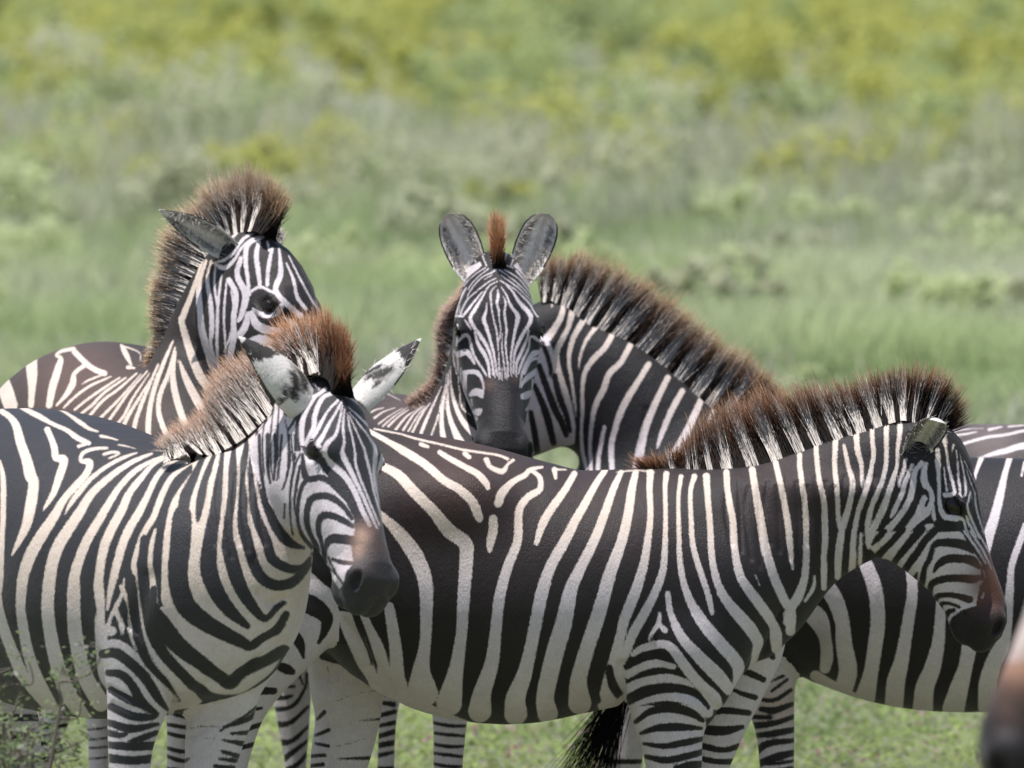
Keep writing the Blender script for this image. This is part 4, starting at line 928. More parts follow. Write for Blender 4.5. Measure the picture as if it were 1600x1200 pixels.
pC.W("705,370,10 710,440,30 700,500,24 715,560,24 720,650,14 735,760,12 715,860,14 710,945,10", "760,440,12 780,500,20 770,590,24 780,680,20 790,760,20 780,860,20 785,960,18 800,1080,18 805,1200,14",
 "690,340,10 645,390,14 640,450,20 650,560,16 670,660,16 695,760,16 705,860,16 712,930,8", "715,960,10 720,1080,14 735,1220,10", "750,790,6 745,900,12 755,1000,14 770,1100,14 780,1240,10",
 "605,500,8 595,580,24 575,650,40 600,730,34 640,860,30 670,980,24 690,1100,20 700,1180,16", "600,370,14 560,450,24 500,550,34 450,640,34 480,720,34 550,820,40 610,920,34 650,1040,24 665,1170,22",
 "490,770,20 520,880,34 580,980,40 620,1080,30 630,1200,24", "740,350,10 790,430,16 830,530,26 890,610,44 890,670,44 865,780,30 845,900,26 830,1020,20 830,1180,12",
 "790,330,20 850,400,24 900,480,34 960,550,44 1010,610,44 1010,680,40 950,780,36 890,900,34 860,1000,24 855,1160,16", "1000,760,20 975,850,24 930,960,34 885,1060,30 880,1190,20", "1010,830,14 990,940,24 940,1040,30 900,1160,20",
 "560,400,16 500,470,20 430,560,24 390,610,24", "510,390,14 430,460,16 380,540,18 360,600,18", "410,360,16 370,430,24 330,520,30 320,590,24", "350,530,10 345,590,10",
 "690,190,20 640,220,16 560,260,12 490,330,12 440,400,12 420,450,8", "620,180,12 540,240,10 470,310,10 430,370,8", "690,270,8 640,290,12 570,340,14 520,380,14", "590,170,10 510,220,10 430,290,10 390,340,10", "650,240,8 580,280,8", "600,370,14 640,330,14 700,300,12",
 "720,190,16 780,230,12 860,290,14 940,360,12 1000,430,10", "770,190,14 860,240,14 930,300,14 990,380,14 1040,440,12", "740,240,12 820,300,16 900,360,16 960,420,12 1030,490,14 1070,580,14", "730,290,12 800,330,14 880,380,14 940,440,18 1010,510,20 1050,580,24 1080,620,30",
 "880,200,20 960,290,20 1030,390,20 1080,460,16 1110,560,14", "790,150,8 850,170,8", "310,620,30 380,625,20", "400,660,14 430,710,20 460,750,12", "345,850,30 400,800,34 440,830,34 460,920,26 500,1020,24 560,1110,24 600,1180,20",
 "340,980,60 410,960,60 450,1000,44 490,1070,20", "330,700,20 335,800,20 320,900,16", "1100,960,40 1040,980,60 990,1060,50 950,1150,50", "1090,850,40 1020,815,24 995,860,20", "300,950,14 330,1040,14 330,1190,16")
pC.B("350,690,40 400,745,50 430,770,20", "1025,750,40 1085,715,50"); pC.W("600,150,14 560,50,14", "660,150,12 640,30,14", "760,150,12 790,30,14", "830,150,14 870,50,14", "500,120,14 480,40,20", "900,120,14 930,40,20")
pC.tile(660, 560, 6.667)
pC.W("430,150,50 500,140,50 570,150,50 620,220,34 645,330,24", "440,170,50 440,300,44 450,400,40 490,470,30 520,550,10", "500,380,40 560,350,80 625,370,90", "510,430,20 515,490,20", "530,560,40 580,560,80 610,550,60", "560,620,30 575,650,20",
 "1190,130,60 1110,190,60 1050,250,40 1030,300,20", "1130,350,40 1090,380,80 1040,400,60", "1130,430,20 1120,480,30 1080,540,20", "1200,0,30 1130,20,40 1060,100,34 1030,200,24 1015,300,10", "400,100,14 395,300,20 410,430,24 470,540,20 530,600,10", "1150,220,20 1145,330,16")
pC.polyB("690,200 780,230 960,180 1010,300 1040,540 1150,700 1130,880 950,1060 700,1000 570,900 540,700 620,560 650,300")
pC.W("745,100,14 755,200,12", "790,100,14 800,220,10", "830,100,12 830,230,8", "880,100,12 880,220,8", "935,100,12 935,190,8", "700,120,14 705,190,10")
dC = 20.9
hC = Head(P3(777, 402, dC-.12), (.035, -.54, -.84), (.10, -.84, .54), s=1.01, k=.05, wid=1.06)
def LC(st, x, yo, hd_): return Chain('leg', leg_tail(st, x, yo, dC, hd_), k=.05, d=dC)
partsC = [
 Chain('body', [(500, 790, 1.1, 110, 110), (540, 795, .9, 165, 165), (585, 797, .65, 185, 190), (640, 805, .35, 180, 180), (690, 805, .1, 165, 160), (725, 805, -.05, 140, 130)], k=.06, d=dC),
 Chain('body', [(715, 790, 0, 115, 100), (712, 720, .02, 92, 90), (722, 660, .05, 62, 62), (736, 600, .05, 46, 48), (748, 540, .05, 42, 42), (762, 490, .05, 40, 42), (774, 452, .04, 34, 34)], k=.08, d=dC),
 LC([(700, 930, -.05, 60, 60), (702, 1040, -.05, 38, 38), (703, 1130, -.05, 27, 26), (700, 1200, -.05, 23, 23)], 700, -.05, 0),
 LC([(640, 930, .15, 60, 60), (615, 1040, .2, 26, 28), (606, 1120, .2, 15, 18), (603, 1200, .2, 14, 16)], 603, .2, 0),
 LC([(470, 900, .8, 80, 70), (456, 1040, .8, 36, 34), (457, 1100, .8, 29, 28), (460, 1150, .8, 23, 23), (462, 1200, .8, 17, 18)], 464, .8, 1),
 LC([(560, 900, .95, 80, 70), (555, 1040, .95, 36, 34), (553, 1120, .95, 26, 26), (553, 1200, .95, 20, 20)], 553, .95, 1),
 hC]
zebra(dict(d=dC, parts=partsC, paint=pC, ground_px=700, label='middle zebra in the back row whose face and upright ears point straight at the viewer', cream_z=.92, cream=.6,
 black=np.array([.018, .016, .017]), bspots=[(620, 640, 60, lin(92, 74, 68), .8)],
 hspots=[(764, 600, 12, lin(112, 88, 84), .7), (806, 592, 9, lin(96, 74, 70), .6), (775, 640, 40, lin(52, 48, 50), .5)],
 ears=[dict(geo=(P3(748, 447, dC-.12), P3(699, 334, dC-.10), (-.12, -1, -.05)), kw=dict(width=.048, curl=.95, sharp=.55), style='white'),
       dict(geo=(P3(809, 447, dC-.12), P3(858, 334, dC-.10), (.12, -1, -.05)), kw=dict(width=.048, curl=.95, sharp=.55), style='white')],
 manes=[dict(crest=[(640, 634, .1), (660, 626, .1), (676, 616, .1), (688, 602, .1), (696, 584, .1), (702, 560, .1), (708, 535, .1), (716, 505, .1), (728, 475, .05), (745, 445, .0)],
   tips=[(636, 626), (648, 618), (660, 606), (672, 590), (680, 570), (681, 545), (680, 518), (686, 492), (705, 470), (728, 440)],
   white=[(i+.5, .16) for i in range(3, 9)], n=5500, seed=34, half=.026, brown_from=.95, blackc=np.array([.32, .24, .21]), midcol=np.array([.40, .28, .22]), tipcol=np.array([.56, .44, .37]), wlen=.5, wfrac=.5),
  dict(crest=[(772, 404, -.10), (777, 408, -.14), (780, 418, -.18)], tips=[(776, 348, -.08), (776, 336, -.14), (779, 366, -.22)], white=[(.1, .1)], n=2200, seed=35, half=.018, brown_from=.9, midcol=np.array([.42, .19, .085]), tipcol=np.array([.68, .40, .22]), wfrac=.5)],
 hooves=[(700, -.05), (603, .2), (464, .8), (553, .95)], seed=10))
# ================================================================ zebra G: right rear, arched neck, head behind C's face
pG = Paint(); pG.group('body'); pG.base(-1); pG.tile(820, 380, 3.333)
pG.polyW("60,560 110,520 160,640 240,960 250,1050 120,1080 0,1120 -60,1160 -160,1100 -160,700")
pG.W("205,300,24 190,380,34 150,450,40 110,500,44 70,500,30", "110,510,30 130,560,34 150,640,34 160,740,40 190,850,40 220,960,40 230,1030,30", "250,350,40 225,440,30 190,510,34 165,570,34 175,650,30 200,740,34 230,850,34 250,950,30 250,1040,20",
 "320,380,34 270,460,34 240,530,30 230,620,24 245,720,20 260,830,18 268,900,10", "385,420,30 330,490,24 300,550,20 285,610,16 280,660,8", "465,455,34 420,540,34 360,600,34 315,670,30 300,760,24 300,870,24 295,970,20 300,1080,24 320,1170,24",
 "550,530,34 500,620,34 440,680,36 410,760,36 370,840,34 350,930,26 340,1050,24 345,1190,24", "415,955,20 400,1030,26 385,1110,26 380,1190,26", "645,630,34 590,720,34 540,800,40 500,880,40 470,970,34 450,1060,34 455,1200,30",
 "745,700,34 700,790,36 660,880,40 625,970,44 600,1080,50 580,1180,50", "820,770,34 770,860,36 730,950,34 700,1030,26 690,1070,10", "925,800,34 890,880,40 850,970,44 810,1050,50 740,1160,44", "995,840,24 960,930,24", "1085,860,30 1040,950,30",
 "150,300,8 140,330,12")
pG.B("90,520,24 115,580,24 135,660,20 130,690,10", "75,640,30 110,740,34 150,850,34 190,930,30 215,1000,24", "50,740,24 90,830,34 120,920,36 150,1040,30", "30,880,24 50,980,30 65,1090,30", "-10,1080,30 10,1120,30", "155,690,26 180,800,30 215,890,26 235,980,20")
pG.tile(1440, 620, 4.2875)
pG.W("100,260,24 190,240,24 240,225,16 330,215,10 410,212,8", "120,290,20 200,262,20 290,250,18 370,235,14", "150,360,24 250,325,24 330,300,24 440,270,24 560,255,24 750,225,24 1000,300,40", "300,440,16 400,405,16 470,385,34 570,360,44 720,330,50 1000,420,60", "450,220,24 540,200,14", "580,200,16 750,185,14")
pG.tile(0, 0, 1); pG.group('leg'); pG.base(1); pG.rings((900, 1050), 1060, 1540, 17, 7); pG.rings((1600, 1800), 1060, 1540, 17, 7)
pG.group('head'); pG.base(-1)
pG.ops['head'] = pG.ops['body']
dG = 21.8
hG = Head(P3(842, 490, dG+.03), (-.30, .62, -.68), (.0, .70, .64), s=.95, k=.05)
def LG(st, x, yo, hd_): return Chain('leg', leg_tail(st, x, yo, dG, hd_), k=.05, d=dG)
partsG = [
 Chain('body', [(940, 880, 0, 100, 90), (1000, 850, 0, 150, 130), (1100, 835, 0, 178, 150), (1200, 838, 0, 184, 165), (1320, 842, 0, 186, 175), (1440, 848, 0, 184, 178), (1560, 848, 0, 186, 170), (1680, 845, 0, 172, 150), (1740, 850, 0, 120, 110)], k=.06, d=dG),
 Chain('body', [(1060, 820, 0, 130, 100), (1044, 738, 0, 118, 85), (992, 662, 0, 100, 66), (938, 613, 0, 95, 54), (895, 580, 0, 84, 46), (874, 552, 0, 70, 42), (862, 518, 0, 50, 40)], k=.08, d=dG),
 Chain('body', [(900, 600, 0, 70, 40), (850, 640, .02, 62, 40), (815, 655, .05, 62, 40)], k=.06, d=dG),
 LG([(985, 960, -.1, 60, 50), (980, 1060, -.1, 34, 34), (978, 1140, -.1, 24, 24)], 978, -.1, 0), LG([(1040, 960, .15, 60, 50), (1030, 1060, .15, 34, 34), (1028, 1140, .15, 24, 24)], 1028, .15, 0),
 LG([(1680, 930, -.12, 100, 60), (1690, 1040, -.12, 44, 40), (1710, 1140, -.12, 26, 26)], 1720, -.12, 1), LG([(1640, 930, .15, 90, 60), (1640, 1040, .15, 40, 40), (1660, 1140, .15, 26, 26)], 1668, .15, 1),
 hG]
zebra(dict(d=dG, parts=partsG, paint=pG, ground_px=1200, label='right rear zebra of which the arched neck with bristling brown mane shows, its head hidden', cream_z=1.2, cream=.8,
 black=np.array([.017, .015, .017]), bspots=[(1550, 680, 70, lin(120, 108, 106), .8)],
 folds=[("1010,640 1000,700 990,735", 5, .004, 'body')],
 manes=[dict(crest=[(846, 466, 0), (862, 462, 0), (878, 472, 0), (897, 488, 0), (915, 497, 0), (936, 506, 0), (958, 518, 0), (984, 544, 0), (1012, 570, 0), (1042, 592, 0), (1066, 612, 0), (1094, 622, 0), (1120, 634, 0), (1150, 642, 0), (1180, 646, 0), (1214, 650, 0)],
   tips=[(846, 408), (872, 402), (902, 396), (936, 402), (966, 416), (992, 428), (1020, 446), (1048, 470), (1078, 490), (1106, 508), (1130, 528), (1152, 545), (1174, 556), (1190, 575), (1206, 594), (1226, 620)],
   white=[(.35, .12), (1.3, .17), (2.3, .17), (3.2, .17), (4.2, .2), (5.25, .2), (6.3, .2), (7.4, .2), (8.4, .17), (9.4, .2), (10.6, .2), (11.6, .16), (12.6, .16)], n=12000, seed=44, half=.026, brown_from=.75, wmul=1.6, midcol=np.array([.30, .17, .10]), tipcol=np.array([.64, .47, .31]), wfrac=.68, wlen=.9)],
 hooves=[(978, -.1), (1028, .15), (1720, -.12), (1668, .15)], seed=11))
# ================================================================ zebra F: right, barrel behind the front zebra's head
pF = Paint(); pF.group('body'); pF.base(-1); pF.tile(1440, 620, 4.2875)
pF.W("400,410,40 370,490,30 350,560,24", "590,410,44 560,510,44 530,640,60 490,800,70 440,960,80 400,1150,80 390,1350,80", "690,440,24 670,530,20", "700,860,50 640,1020,50 600,1150,50 590,1300,60 @1220:840:3.334 1160,530,80 1110,650,90 1080,760,100 1080,880,110")
pF.tile(1220, 840, 3.334)
pF.W("380,-200,40 400,-60,50 430,100,70 480,230,80 500,330,80 505,450,80 490,570,80 470,700,80 440,830,110", "100,20,50 190,180,80 250,270,90 290,340,90 320,440,80 330,560,90 350,690,100 330,780,100",
 "120,370,90 190,420,110 230,520,70 240,620,70 230,680,60", "620,-100,50 670,100,60 685,280,60 670,400,66 650,520,70 630,640,80 600,750,100 590,870,100", "850,100,60 840,300,60 830,430,60 820,550,70 790,680,90 750,780,100 740,890,110", "1000,300,70 990,480,76 980,580,80 960,680,80 930,780,100 900,890,120",
 "180,720,60 350,820,60 520,895,50 700,925,30 900,930,30 1060,915,30", "1300,540,90 1260,700,90 1240,880,100", "1500,400,90 1460,700,90 1420,880,100", "1700,300,90 1660,600,90 1620,880,100")
pF.group('leg'); pF.base(1); pF.tile(960, 960, 5)
pF.B("1150,80,80 1290,70,80 1400,50,110", "1210,530,20 1320,480,30", "1230,600,30 1350,510,30", "1120,660,30 1250,670,40 1380,590,36", "1150,740,50 1250,750,60 1390,700,40", "1050,800,40 1220,805,40", "1090,870,60 1250,850,50 1400,800,40", "1080,950,40 1250,930,60 1400,900,50", "1100,1080,60 1200,1010,60 1410,985,40", "1120,1170,60 1280,1110,70 1410,1080,50")
pF.tile(0, 0, 1); pF.rings((1170, 1260), 1190, 1520, 13, 6, slope=-5, seed=3); pF.rings((930, 1020), 1190, 1520, 26, 8, seed=4); pF.rings((1700, 1860), 1100, 1520, 18, 7)
pF.group('head'); pF.base(-1); pF.rings((1900, 2300), 500, 1000, 22, 9)
dF = 20.9
def LF(st, x, yo, hd_): return Chain('leg', leg_tail(st, x, yo, dF, hd_), k=.05, d=dF)
hF = Head(P3(2090, 640, dF), (.5, .1, -.86), (.86, 0, .5), s=.98, k=.05)
partsF = [
 Chain('body', [(1060, 850, 0, 90, 80), (1130, 865, 0, 140, 130), (1230, 872, 0, 158, 160), (1340, 897, 0, 183, 178), (1430, 910, 0, 198, 185), (1530, 914, 0, 200, 180), (1650, 912, 0, 196, 165), (1770, 895, 0, 185, 150), (1840, 880, 0, 150, 120)], k=.06, d=dF),
 Chain('body', [(1780, 880, 0, 140, 110), (1880, 820, 0, 116, 80), (1970, 750, 0, 96, 60), (2060, 690, 0, 76, 48)], k=.08, d=dF),
 LF([(1170, 930, -.08, 100, 60), (1190, 1030, -.08, 58, 46), (1202, 1090, -.08, 40, 38), (1211, 1140, -.08, 31, 30), (1214, 1200, -.08, 27, 26)], 1216, -.08, 1),
 LF([(1080, 930, .14, 100, 60), (1010, 1050, .14, 48, 44), (980, 1130, .14, 36, 34), (972, 1200, .14, 30, 30)], 965, .14, 1),
 LF([(1760, 980, -.12, 70, 56), (1760, 1080, -.12, 44, 40), (1762, 1160, -.12, 34, 34)], 1762, -.12, 0), LF([(1800, 980, .14, 70, 56), (1805, 1080, .14, 44, 40), (1806, 1160, .14, 34, 34)], 1806, .14, 0),
 Blob('body', 1236, 1008, .0, 24, 26, 26, k=.03, d=dF), hF]
rF, oF = zebra(dict(d=dF, parts=partsF, paint=pF, ground_px=1500, label='right hand zebra behind the front one, only its broad striped barrel and belly in view', cream_z=1.15, cream=.9,
 wspots=[(1215, 1100, 50, lin(190, 165, 150), .7), (1275, 1000, 40, lin(150, 140, 138), .6)],
 manes=[dict(crest=[(1800, 720, 0), (1850, 705, 0), (1920, 670, 0), (1990, 640, 0), (2050, 615, 0), (2085, 640, 0)], tips=[(1780, 700), (1830, 650), (1880, 600), (1960, 560), (2050, 540), (2110, 580)],
   white=[(i+.5, .2) for i in range(5)], n=2500, seed=54, half=.024)],
 hooves=[(1216, -.08), (965, .14), (1762, -.12), (1806, .14)], seed=12))
# its tail: bony dock and a black switch of hair swinging to the left
rng = np.random.default_rng(77)
dock = Chain('body', [(1075, 800, -.02, 20), (1030, 860, -.04, 16), (1000, 950, -.06, 13), (985, 1040, -.07, 11), (975, 1090, -.07, 8)], k=.03, d=dF)
Vt, Ft = mesh_field([dock], .008)
xt = PX(Vt); pt = np.where((xt[:, 1] % 34) < 14, -6., 6.)*dF/FPX
tl = to_obj('tail', Vt, Ft, COAT, rF, oF, {'pat': pt, 'wcol': np.tile([.6, .57, .54], (len(Vt), 1)), 'bcol': np.tile([.024, .021, .022], (len(Vt), 1))})
n = 300; k = rng.random(n)
r0 = P3(985-k*12+rng.normal(0, 7, n), 1020+k*80, dF-.07)+rng.normal(0, .006, (n, 3)); u = rng.random(n)
t0 = P3(862+u*80+rng.normal(0, 6, n), 1215+60*u+rng.normal(0, 18, n), dF-.08)+rng.normal(0, .012, (n, 3))
bk = np.tile(BLACKH, (n, 1)); bend = np.zeros((n, 3)); bend[:, 0] = -.05*(1-u)
Vh, Fh, Ch = hair_mesh(r0, t0, bk, bk, bk*1.6, wid=.0010, rng=rng, seg=5)
to_obj('tail_switch', Vh, Fh, HAIR, tl, oF, {'hcol': Ch})
# ================================================================ zebra H: close to the camera on the right, only its muzzle enters the view
pH = Paint(); pH.group('body'); pH.base(-1); pH.tile(0, 0, 1); pH.rings((1500, 3200), 300, 2200, 60, 24)
pH.group('leg'); pH.base(1); pH.rings((1700, 3200), 1200, 3200, 40, 14)
pH.group('head'); pH.base(1); pH.rings((1500, 2000), 640, 930, 34, 12, slope=10); pH.polyB("1500,1040 1640,1030 1720,1300 1400,1300")
dH = 13.0
hH = Head(P3(1766, 670, dH), (-.42, .06, -.90), (-.90, -.1, .42), s=1.06, k=.05)
def LH(st, x, yo, hd_): return Chain('leg', leg_tail(st, x, yo, dH, hd_), k=.05, d=dH)
partsH = [Chain('body', [(2100, 1000, 0, 200, 170), (2260, 1010, 0, 290, 240), (2500, 1030, 0, 310, 280), (2750, 1020, 0, 300, 270), (2900, 1000, 0, 220, 200)], k=.06, d=dH),
 Chain('body', [(2180, 980, 0, 220, 170), (2060, 860, 0, 180, 120), (1950, 760, 0, 150, 90), (1860, 700, 0, 110, 74)], k=.08, d=dH),
 LH([(2180, 1200, -.14, 120, 90), (2180, 1400, -.14, 70, 66)], 2180, -.14, 0), LH([(2230, 1200, .14, 120, 90), (2240, 1400, .14, 70, 66)], 2240, .14, 0),
 LH([(2800, 1150, -.14, 160, 100), (2830, 1400, -.14, 70, 60)], 2850, -.14, 1), LH([(2780, 1150, .14, 160, 100), (2780, 1400, .14, 70, 60)], 2790, .14, 1), hH]
zebra(dict(d=dH, parts=partsH, paint=pH, ground_px=2300, label='nearest zebra, only its blurred dark muzzle entering at the right edge', h=.014, hspots=[(1596, 1045, 44, lin(185, 138, 115), .95), (1600, 985, 50, lin(222, 200, 188), .8), (1580, 1100, 40, lin(110, 88, 82), .7)],
 manes=[dict(crest=[(2120, 770, 0), (2020, 700, 0), (1930, 640, 0), (1850, 615, 0)], tips=[(2140, 690), (2010, 600), (1900, 540), (1800, 530)], white=[(.5, .2), (1.5, .2), (2.5, .2)], n=2000, seed=64)],
 hooves=[(2180, -.14), (2240, .14), (2850, -.14), (2790, .14)], seed=13))
# ================================================================ meadow
def foliage_mat(name, trans=.5, rough=.6):
    m, nt, b = new_mat(name); a = nt.nodes.new('ShaderNodeAttribute'); a.attribute_name = 'leafcol'
    nt.links.new(a.outputs['Color'], b.inputs['Base Color']); b.inputs['Roughness'].default_value = rough; b.inputs['Specular IOR Level'].default_value = .25
    tr = nt.nodes.new('ShaderNodeBsdfTranslucent'); nt.links.new(a.outputs['Color'], tr.inputs[0])
    mx = nt.nodes.new('ShaderNodeMixShader'); mx.inputs[0].default_value = trans
    nt.links.new(b.outputs[0], mx.inputs[1]); nt.links.new(tr.outputs[0], mx.inputs[2]); nt.links.new(mx.outputs[0], nt.nodes['Material Output'].inputs[0])
    return m
m, nt, b = new_mat('meadow_soil')
N = nt.nodes.new; L = nt.links.new
tc = N('ShaderNodeTexCoord'); n1 = N('ShaderNodeTexNoise'); n1.inputs['Scale'].default_value = .35; n1.inputs['Detail'].default_value = 8; n1.inputs['Roughness'].default_value = .7
L(tc.outputs['Object'], n1.inputs[0]); cr = N('ShaderNodeValToRGB'); L(n1.outputs['Fac'], cr.inputs[0])
cr.color_ramp.elements[0].position = .35; cr.color_ramp.elements[0].color = (.13, .145, .09, 1)
cr.color_ramp.elements[1].position = .65; cr.color_ramp.elements[1].color = (.25, .265, .17, 1)
L(cr.outputs[0], b.inputs['Base Color']); b.inputs['Roughness'].default_value = .95
V = np.array([[-700, -80, 0], [700, -80, 0], [700, 1500, 0], [-700, 1500, 0]], float)
g = to_obj('ground', V, np.array([[0, 1, 2, 3]]), m); g['kind'] = 'structure'
LEAF = foliage_mat('meadow_leaf'); DRY = foliage_mat('dry_grass', .5, .7)
rg = np.random.default_rng(2024)
def vnoise(x, y, s, seed):
    """smooth value noise for patches of colour and height"""
    r = np.random.default_rng(seed); G = r.random((64, 64)); x = x/s+100; y = y/s+100
    i = np.floor(x).astype(int); j = np.floor(y).astype(int); fx = x-i; fy = y-j; fx = fx*fx*(3-2*fx); fy = fy*fy*(3-2*fy)
    g_ = lambda a, b_: G[a % 64, b_ % 64]
    return (g_(i, j)*(1-fx)+g_(i+1, j)*fx)*(1-fy)+(g_(i, j+1)*(1-fx)+g_(i+1, j+1)*fx)*fy
def scatter(n, y0, y1, pow_=1.0, margin=1.2):
    y = y0+(y1-y0)*rg.random(n)**pow_; hw = y*.0608*1.25+margin
    return (rg.random(n)*2-1)*hw, y
def blades(name, x, y, h, wdt, col, lean, mat, z0=0, kind='stuff'):
    n = len(x); a = rg.uniform(0, 2*np.pi, n); la = rg.uniform(0, 2*np.pi, n); ll = lean*h*rg.uniform(.2, 1, n)
    B = np.stack([x, y, np.zeros(n)+z0], 1); d = np.stack([np.cos(a), np.sin(a), np.zeros(n)], 1)*wdt[:, None]/2
    M = B+np.stack([np.cos(la)*ll*.35, np.sin(la)*ll*.35, h*.6], 1); T = B+np.stack([np.cos(la)*ll, np.sin(la)*ll, h], 1)
    V = np.stack([B-d, B+d, M+d*.8, M-d*.8, T+d*.12, T-d*.12], 1).reshape(-1, 3)
    k = (np.arange(n)*6)[:, None]; F = np.vstack([k+np.array([0, 1, 2, 3]), k+np.array([3, 2, 4, 5])])
    C = np.minimum(np.repeat(col, 6, 0)*1.35, .85)
    o = to_obj(name, V, F, mat, attrs={'leafcol': C}, smooth_=False); o['kind'] = kind; return o
def leaves(P, size, col, up=.5):
    up += .5
    n = len(P); nrm = rg.normal(size=(n, 3)); nrm[:, 2] = np.abs(nrm[:, 2])+up; nrm /= np.linalg.norm(nrm, axis=1, keepdims=True)
    t = np.cross(nrm, rg.normal(size=(n, 3))); t /= np.linalg.norm(t, axis=1, keepdims=True); s = np.cross(nrm, t)
    z = size[:, None]
    V = np.stack([P-t*z, P+s*z*.5, P+t*z, P-s*z*.5], 1).reshape(-1, 3); k = (np.arange(n)*4)[:, None]
    return V, k+np.array([0, 1, 2, 3]), np.minimum(np.repeat(col, 4, 0)*1.25, .85)
def mixc(a, b, t): return np.array(a)*(1-t[:, None])+np.array(b)*t[:, None]
# low leafy cover close behind the herd
n = 190000; x, y = scatter(n, 17, 40, 1.0, .8); p = vnoise(x, y, .35, 1)*.6+vnoise(x, y, .12, 2)*.4
z = rg.random(n)**.8*(.03+.13*p)
t = np.clip(vnoise(x, y, .8, 3)*1.2+rg.normal(0, .2, n)-.1, 0, 1)
col = mixc((.15, .22, .075), (.36, .45, .17), t)*rg.uniform(.7, 1.25, (n, 1))
col = col*np.clip(.45+(y-22)/9, .45, 1)[:, None]+np.array([.05, .035, .02])*np.clip(1-(y-22)/6, 0, 1)[:, None]; dry = rg.random(n) < .10; col[dry] = np.array([.30, .26, .18])*rg.uniform(.6, 1.1, (dry.sum(), 1))  # herd's shade painted into the leaves: duller and less green near the animals
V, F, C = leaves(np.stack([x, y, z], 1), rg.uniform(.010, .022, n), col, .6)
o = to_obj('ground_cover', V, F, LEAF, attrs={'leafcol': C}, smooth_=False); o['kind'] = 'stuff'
n = 220; x, y = scatter(n, 24, 36, 1.0, .5)
k = 5; P = np.repeat(np.stack([x, y, rg.uniform(.10, .17, n)], 1), k, 0)+rg.normal(0, .007, (n*k, 3))
V, F, C = leaves(P, np.full(n*k, .012), np.tile([.42, .24, .28], (n*k, 1))*rg.uniform(.7, 1.1, (n*k, 1)), .2)
o = to_obj('clover_flowers', V, F, LEAF, attrs={'leafcol': C}, smooth_=False); o['kind'] = 'stuff'
# soft green grass
n = 170000; x, y = scatter(n, 30, 60, .8); p = vnoise(x, y, 1.6, 11); q = vnoise(x, y, 4.5, 12)
h = (.08+.22*p)*np.clip((y-28)/12, .4, 1.3)*rg.uniform(.6, 1.2, n)
t = np.clip(p*.9+q*.9-.4+rg.normal(0, .10, n), 0, 1)
col = mixc((.25, .33, .15), (.52, .58, .33), t); g2 = np.clip(vnoise(x, y, 3.1, 13)*2.2-1.0, 0, 1)*np.clip((y-38)/12, 0, .9); col = col*(1-g2[:, None])+np.array([.52, .54, .40])*g2[:, None]
blades('green_grass', x, y, h, rg.uniform(.010, .022, n), col*rg.uniform(.75, 1.2, (n, 1)), .7, LEAF)
# taller dry grass and thin grey stalks
n = 85000; x, y = scatter(n, 34, 70, .9); p = vnoise(x, y, 2.2, 21)*.7+vnoise(x, y, .7, 22)*.3
keep = rg.random(n) < np.clip(p*2.6-.85, .03, 1); x, y, p = x[keep], y[keep], p[keep]; n = len(x)
h = (.25+.55*p)*rg.uniform(.5, 1.2, n)*np.clip((y-38)/24, .45, 1.1)
t = rg.random(n); col = mixc((.62, .58, .48), (.42, .48, .28), t)*rg.uniform(.6, 1.15, (n, 1))
blades('dry_grass', x, y, h, rg.uniform(.012, .026, n), col, .55, DRY)
# far-off scrub reading as one mass: yellow-green flowering bushes with darker ones between
Vs, Fs, Cs = [], [], []; base = 0
nb = 760
bx, by = scatter(nb, 40, 178, 1.0, 2.0)
for i in range(nb):
    X_, Y_ = bx[i], by[i]; far = max(Y_-54, 0)/126
    size = rg.uniform(.45, 1.0)*(.65+1.1*far)*np.clip((Y_-33)/28, .3, 1); hh = size*rg.uniform(.9, 1.5)
    kd = rg.random(); zone = vnoise(np.array([X_]), np.array([Y_]), 9, 31)[0]
    if kd < ((.60 if Y_ > 57 else .12)+.8*(zone-.5)): c0, c1 = (.31, .34, .09), (.48, .48, .15)
    elif kd < .86: c0, c1 = (.26, .33, .15), (.42, .48, .24)
    else: c0, c1 = (.20, .25, .11), (.34, .39, .19)
    if Y_ < 58: c0, c1 = (.38, .44, .24), (.54, .58, .35)
    if Y_ < 84 and rg.random() < (.35 if Y_ < 66 else .2): c0, c1 = (.34, .36, .25), (.52, .53, .38)
    ncl = int(rg.integers(7, 13)); m_ = 330
    cc = np.stack([X_+rg.normal(0, size*.42, ncl), Y_+rg.normal(0, size*.42, ncl), hh*rg.uniform(.25, .85, ncl)], 1)
    w_ = rg.integers(0, ncl, m_); rad = size*.30
    d_ = rg.normal(size=(m_, 3)); d_ /= np.linalg.norm(d_, axis=1, keepdims=True)
    P = cc[w_]+d_*rad*rg.random((m_, 1))**.45; P[:, 2] = np.abs(P[:, 2])
    tt = np.clip(rg.normal(.45, .28, m_)+(cc[w_, 2]/hh-.5)*.5, 0, 1)
    col = mixc(c0, c1, tt)*rg.uniform(.82, 1.12, (m_, 1))
    v, f, c = leaves(P, rg.uniform(.035, .085, m_)*(.8+.6*far), col, .25)
    Vs.append(v); Fs.append(f+base); Cs.append(c); base += len(v)
o = to_obj('distant_scrub', np.vstack(Vs), np.vstack(Fs), LEAF, attrs={'leafcol': np.vstack(Cs)}, smooth_=False); o['kind'] = 'stuff'

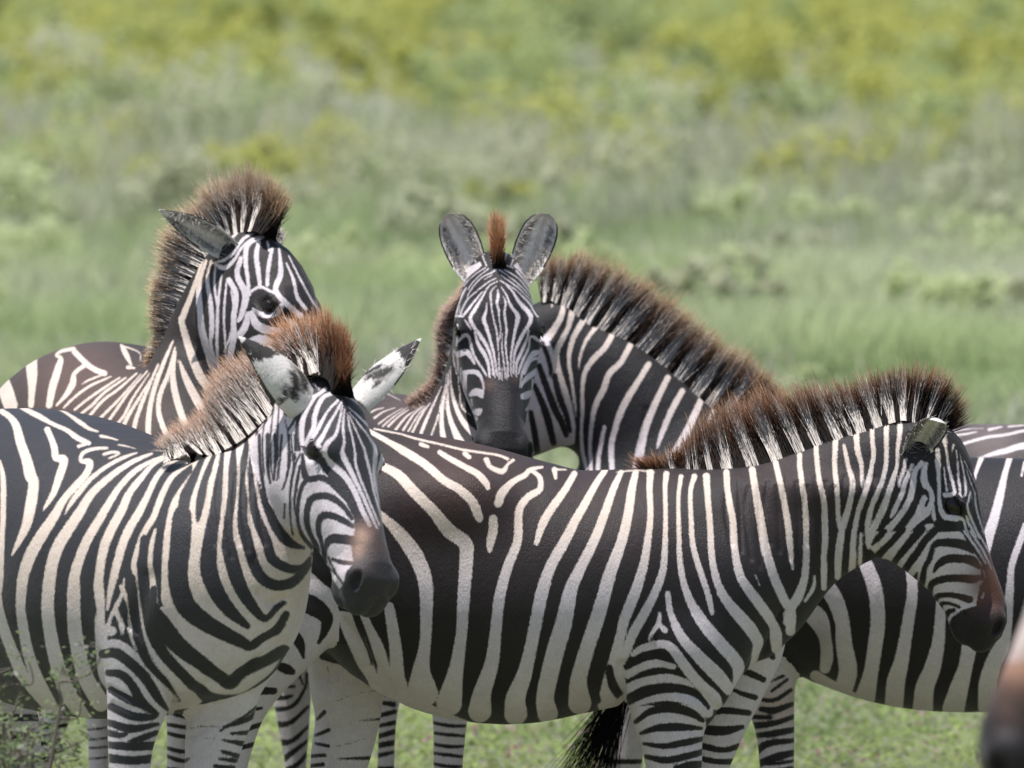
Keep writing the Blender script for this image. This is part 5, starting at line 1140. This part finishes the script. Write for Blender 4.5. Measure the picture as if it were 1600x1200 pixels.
# ================================================================ thorn bush in the lower left corner
def tube(pts, r0, r1, k=6):
    pts = np.array(pts, float); n = len(pts); T = np.gradient(pts, axis=0); T /= np.linalg.norm(T, axis=1, keepdims=True)+1e-9
    a = np.cross(T, [.3, .9, .2]); a /= np.linalg.norm(a, axis=1, keepdims=True)+1e-9; b_ = np.cross(T, a)
    r = np.linspace(r0, r1, n)[:, None]; V = []
    for j in range(k): V.append(pts+r*(a*math.cos(2*math.pi*j/k)+b_*math.sin(2*math.pi*j/k)))
    V = np.stack(V, 1).reshape(-1, 3); F = []
    for i in range(n-1):
        for j in range(k): F.append([i*k+j, i*k+(j+1) % k, (i+1)*k+(j+1) % k, (i+1)*k+j])
    return V, np.array(F)
dT = 17.3; bo = P3(-10, 1200, dT); bo[2] = 0
bush = bpy.data.objects.new('thorn_bush', None); sc.collection.objects.link(bush); bush.location = bo
bush['label'] = 'small thorny green bush in front of the left zebra'; bush['category'] = 'bush'
Vs, Fs, base = [], [], 0; LP = []; r_ = random.Random(6)
def twig(p, q, r, depth, last=None):
    global base
    p = np.array(p); q = np.array(q); m1 = (p*2+q)/3+np.array([r_.gauss(0, .02) for _ in range(3)]); m2 = (p+q*2)/3+np.array([r_.gauss(0, .02) for _ in range(3)])
    pts = catmull(np.array([p, m1, m2, q]), 5); v, f = tube(pts, r, r*.45)
    Vs.append(v); Fs.append(f+base); base += len(v)
    if depth <= 1:
        for c in pts[5:]: LP.append(c)
    for s in range(3): LP.append(pts[-1-s])
    if depth > 0:
        for _ in range(4 if depth > 1 else 3):
            i = r_.randrange(8, len(pts)); L_ = r_.uniform(.05, .12)*(1.0 if depth > 1 else .6)
            d_ = (q-p)/np.linalg.norm(q-p)+np.array([r_.gauss(0, .7), r_.gauss(0, .7), r_.gauss(.1, .5)]); d_ /= np.linalg.norm(d_)
            twig(pts[i], pts[i]+d_*L_, r*.5, depth-1)
tips_ = [(96, 1092), (45, 1140), (15, 1125), (-20, 1120), (50, 1165), (72, 1200), (-80, 1130), (30, 1170), (0, 1150), (-60, 1160), (5, 1130), (50, 1195), (20, 1195)]
for i, (a, b_) in enumerate(tips_):
    twig(bo+np.array([r_.gauss(0, .05), r_.gauss(0, .05), 0]), P3(a, b_, dT+r_.uniform(-.25, .25)), .008, 2)
bark = plain('thorn_bark', (.16, .13, .11), .8)
to_obj('stem', np.vstack(Vs), np.vstack(Fs), bark, bush, bo)
LP = np.array(LP); n = 4600; P = LP[rg.integers(0, len(LP), n)]+rg.normal(0, .017, (n, 3)); P = P[P[:, 2] > .05]; n = len(P)
col = mixc((.10, .14, .07), (.28, .34, .17), rg.random(n)); gr = rg.random(n) < .12; col[gr] = (.33, .34, .30)
V, F, C = leaves(P, rg.uniform(.005, .010, n), col, .3)
to_obj('foliage', V, F, LEAF, bush, bo, {'leafcol': C}, smooth_=False)
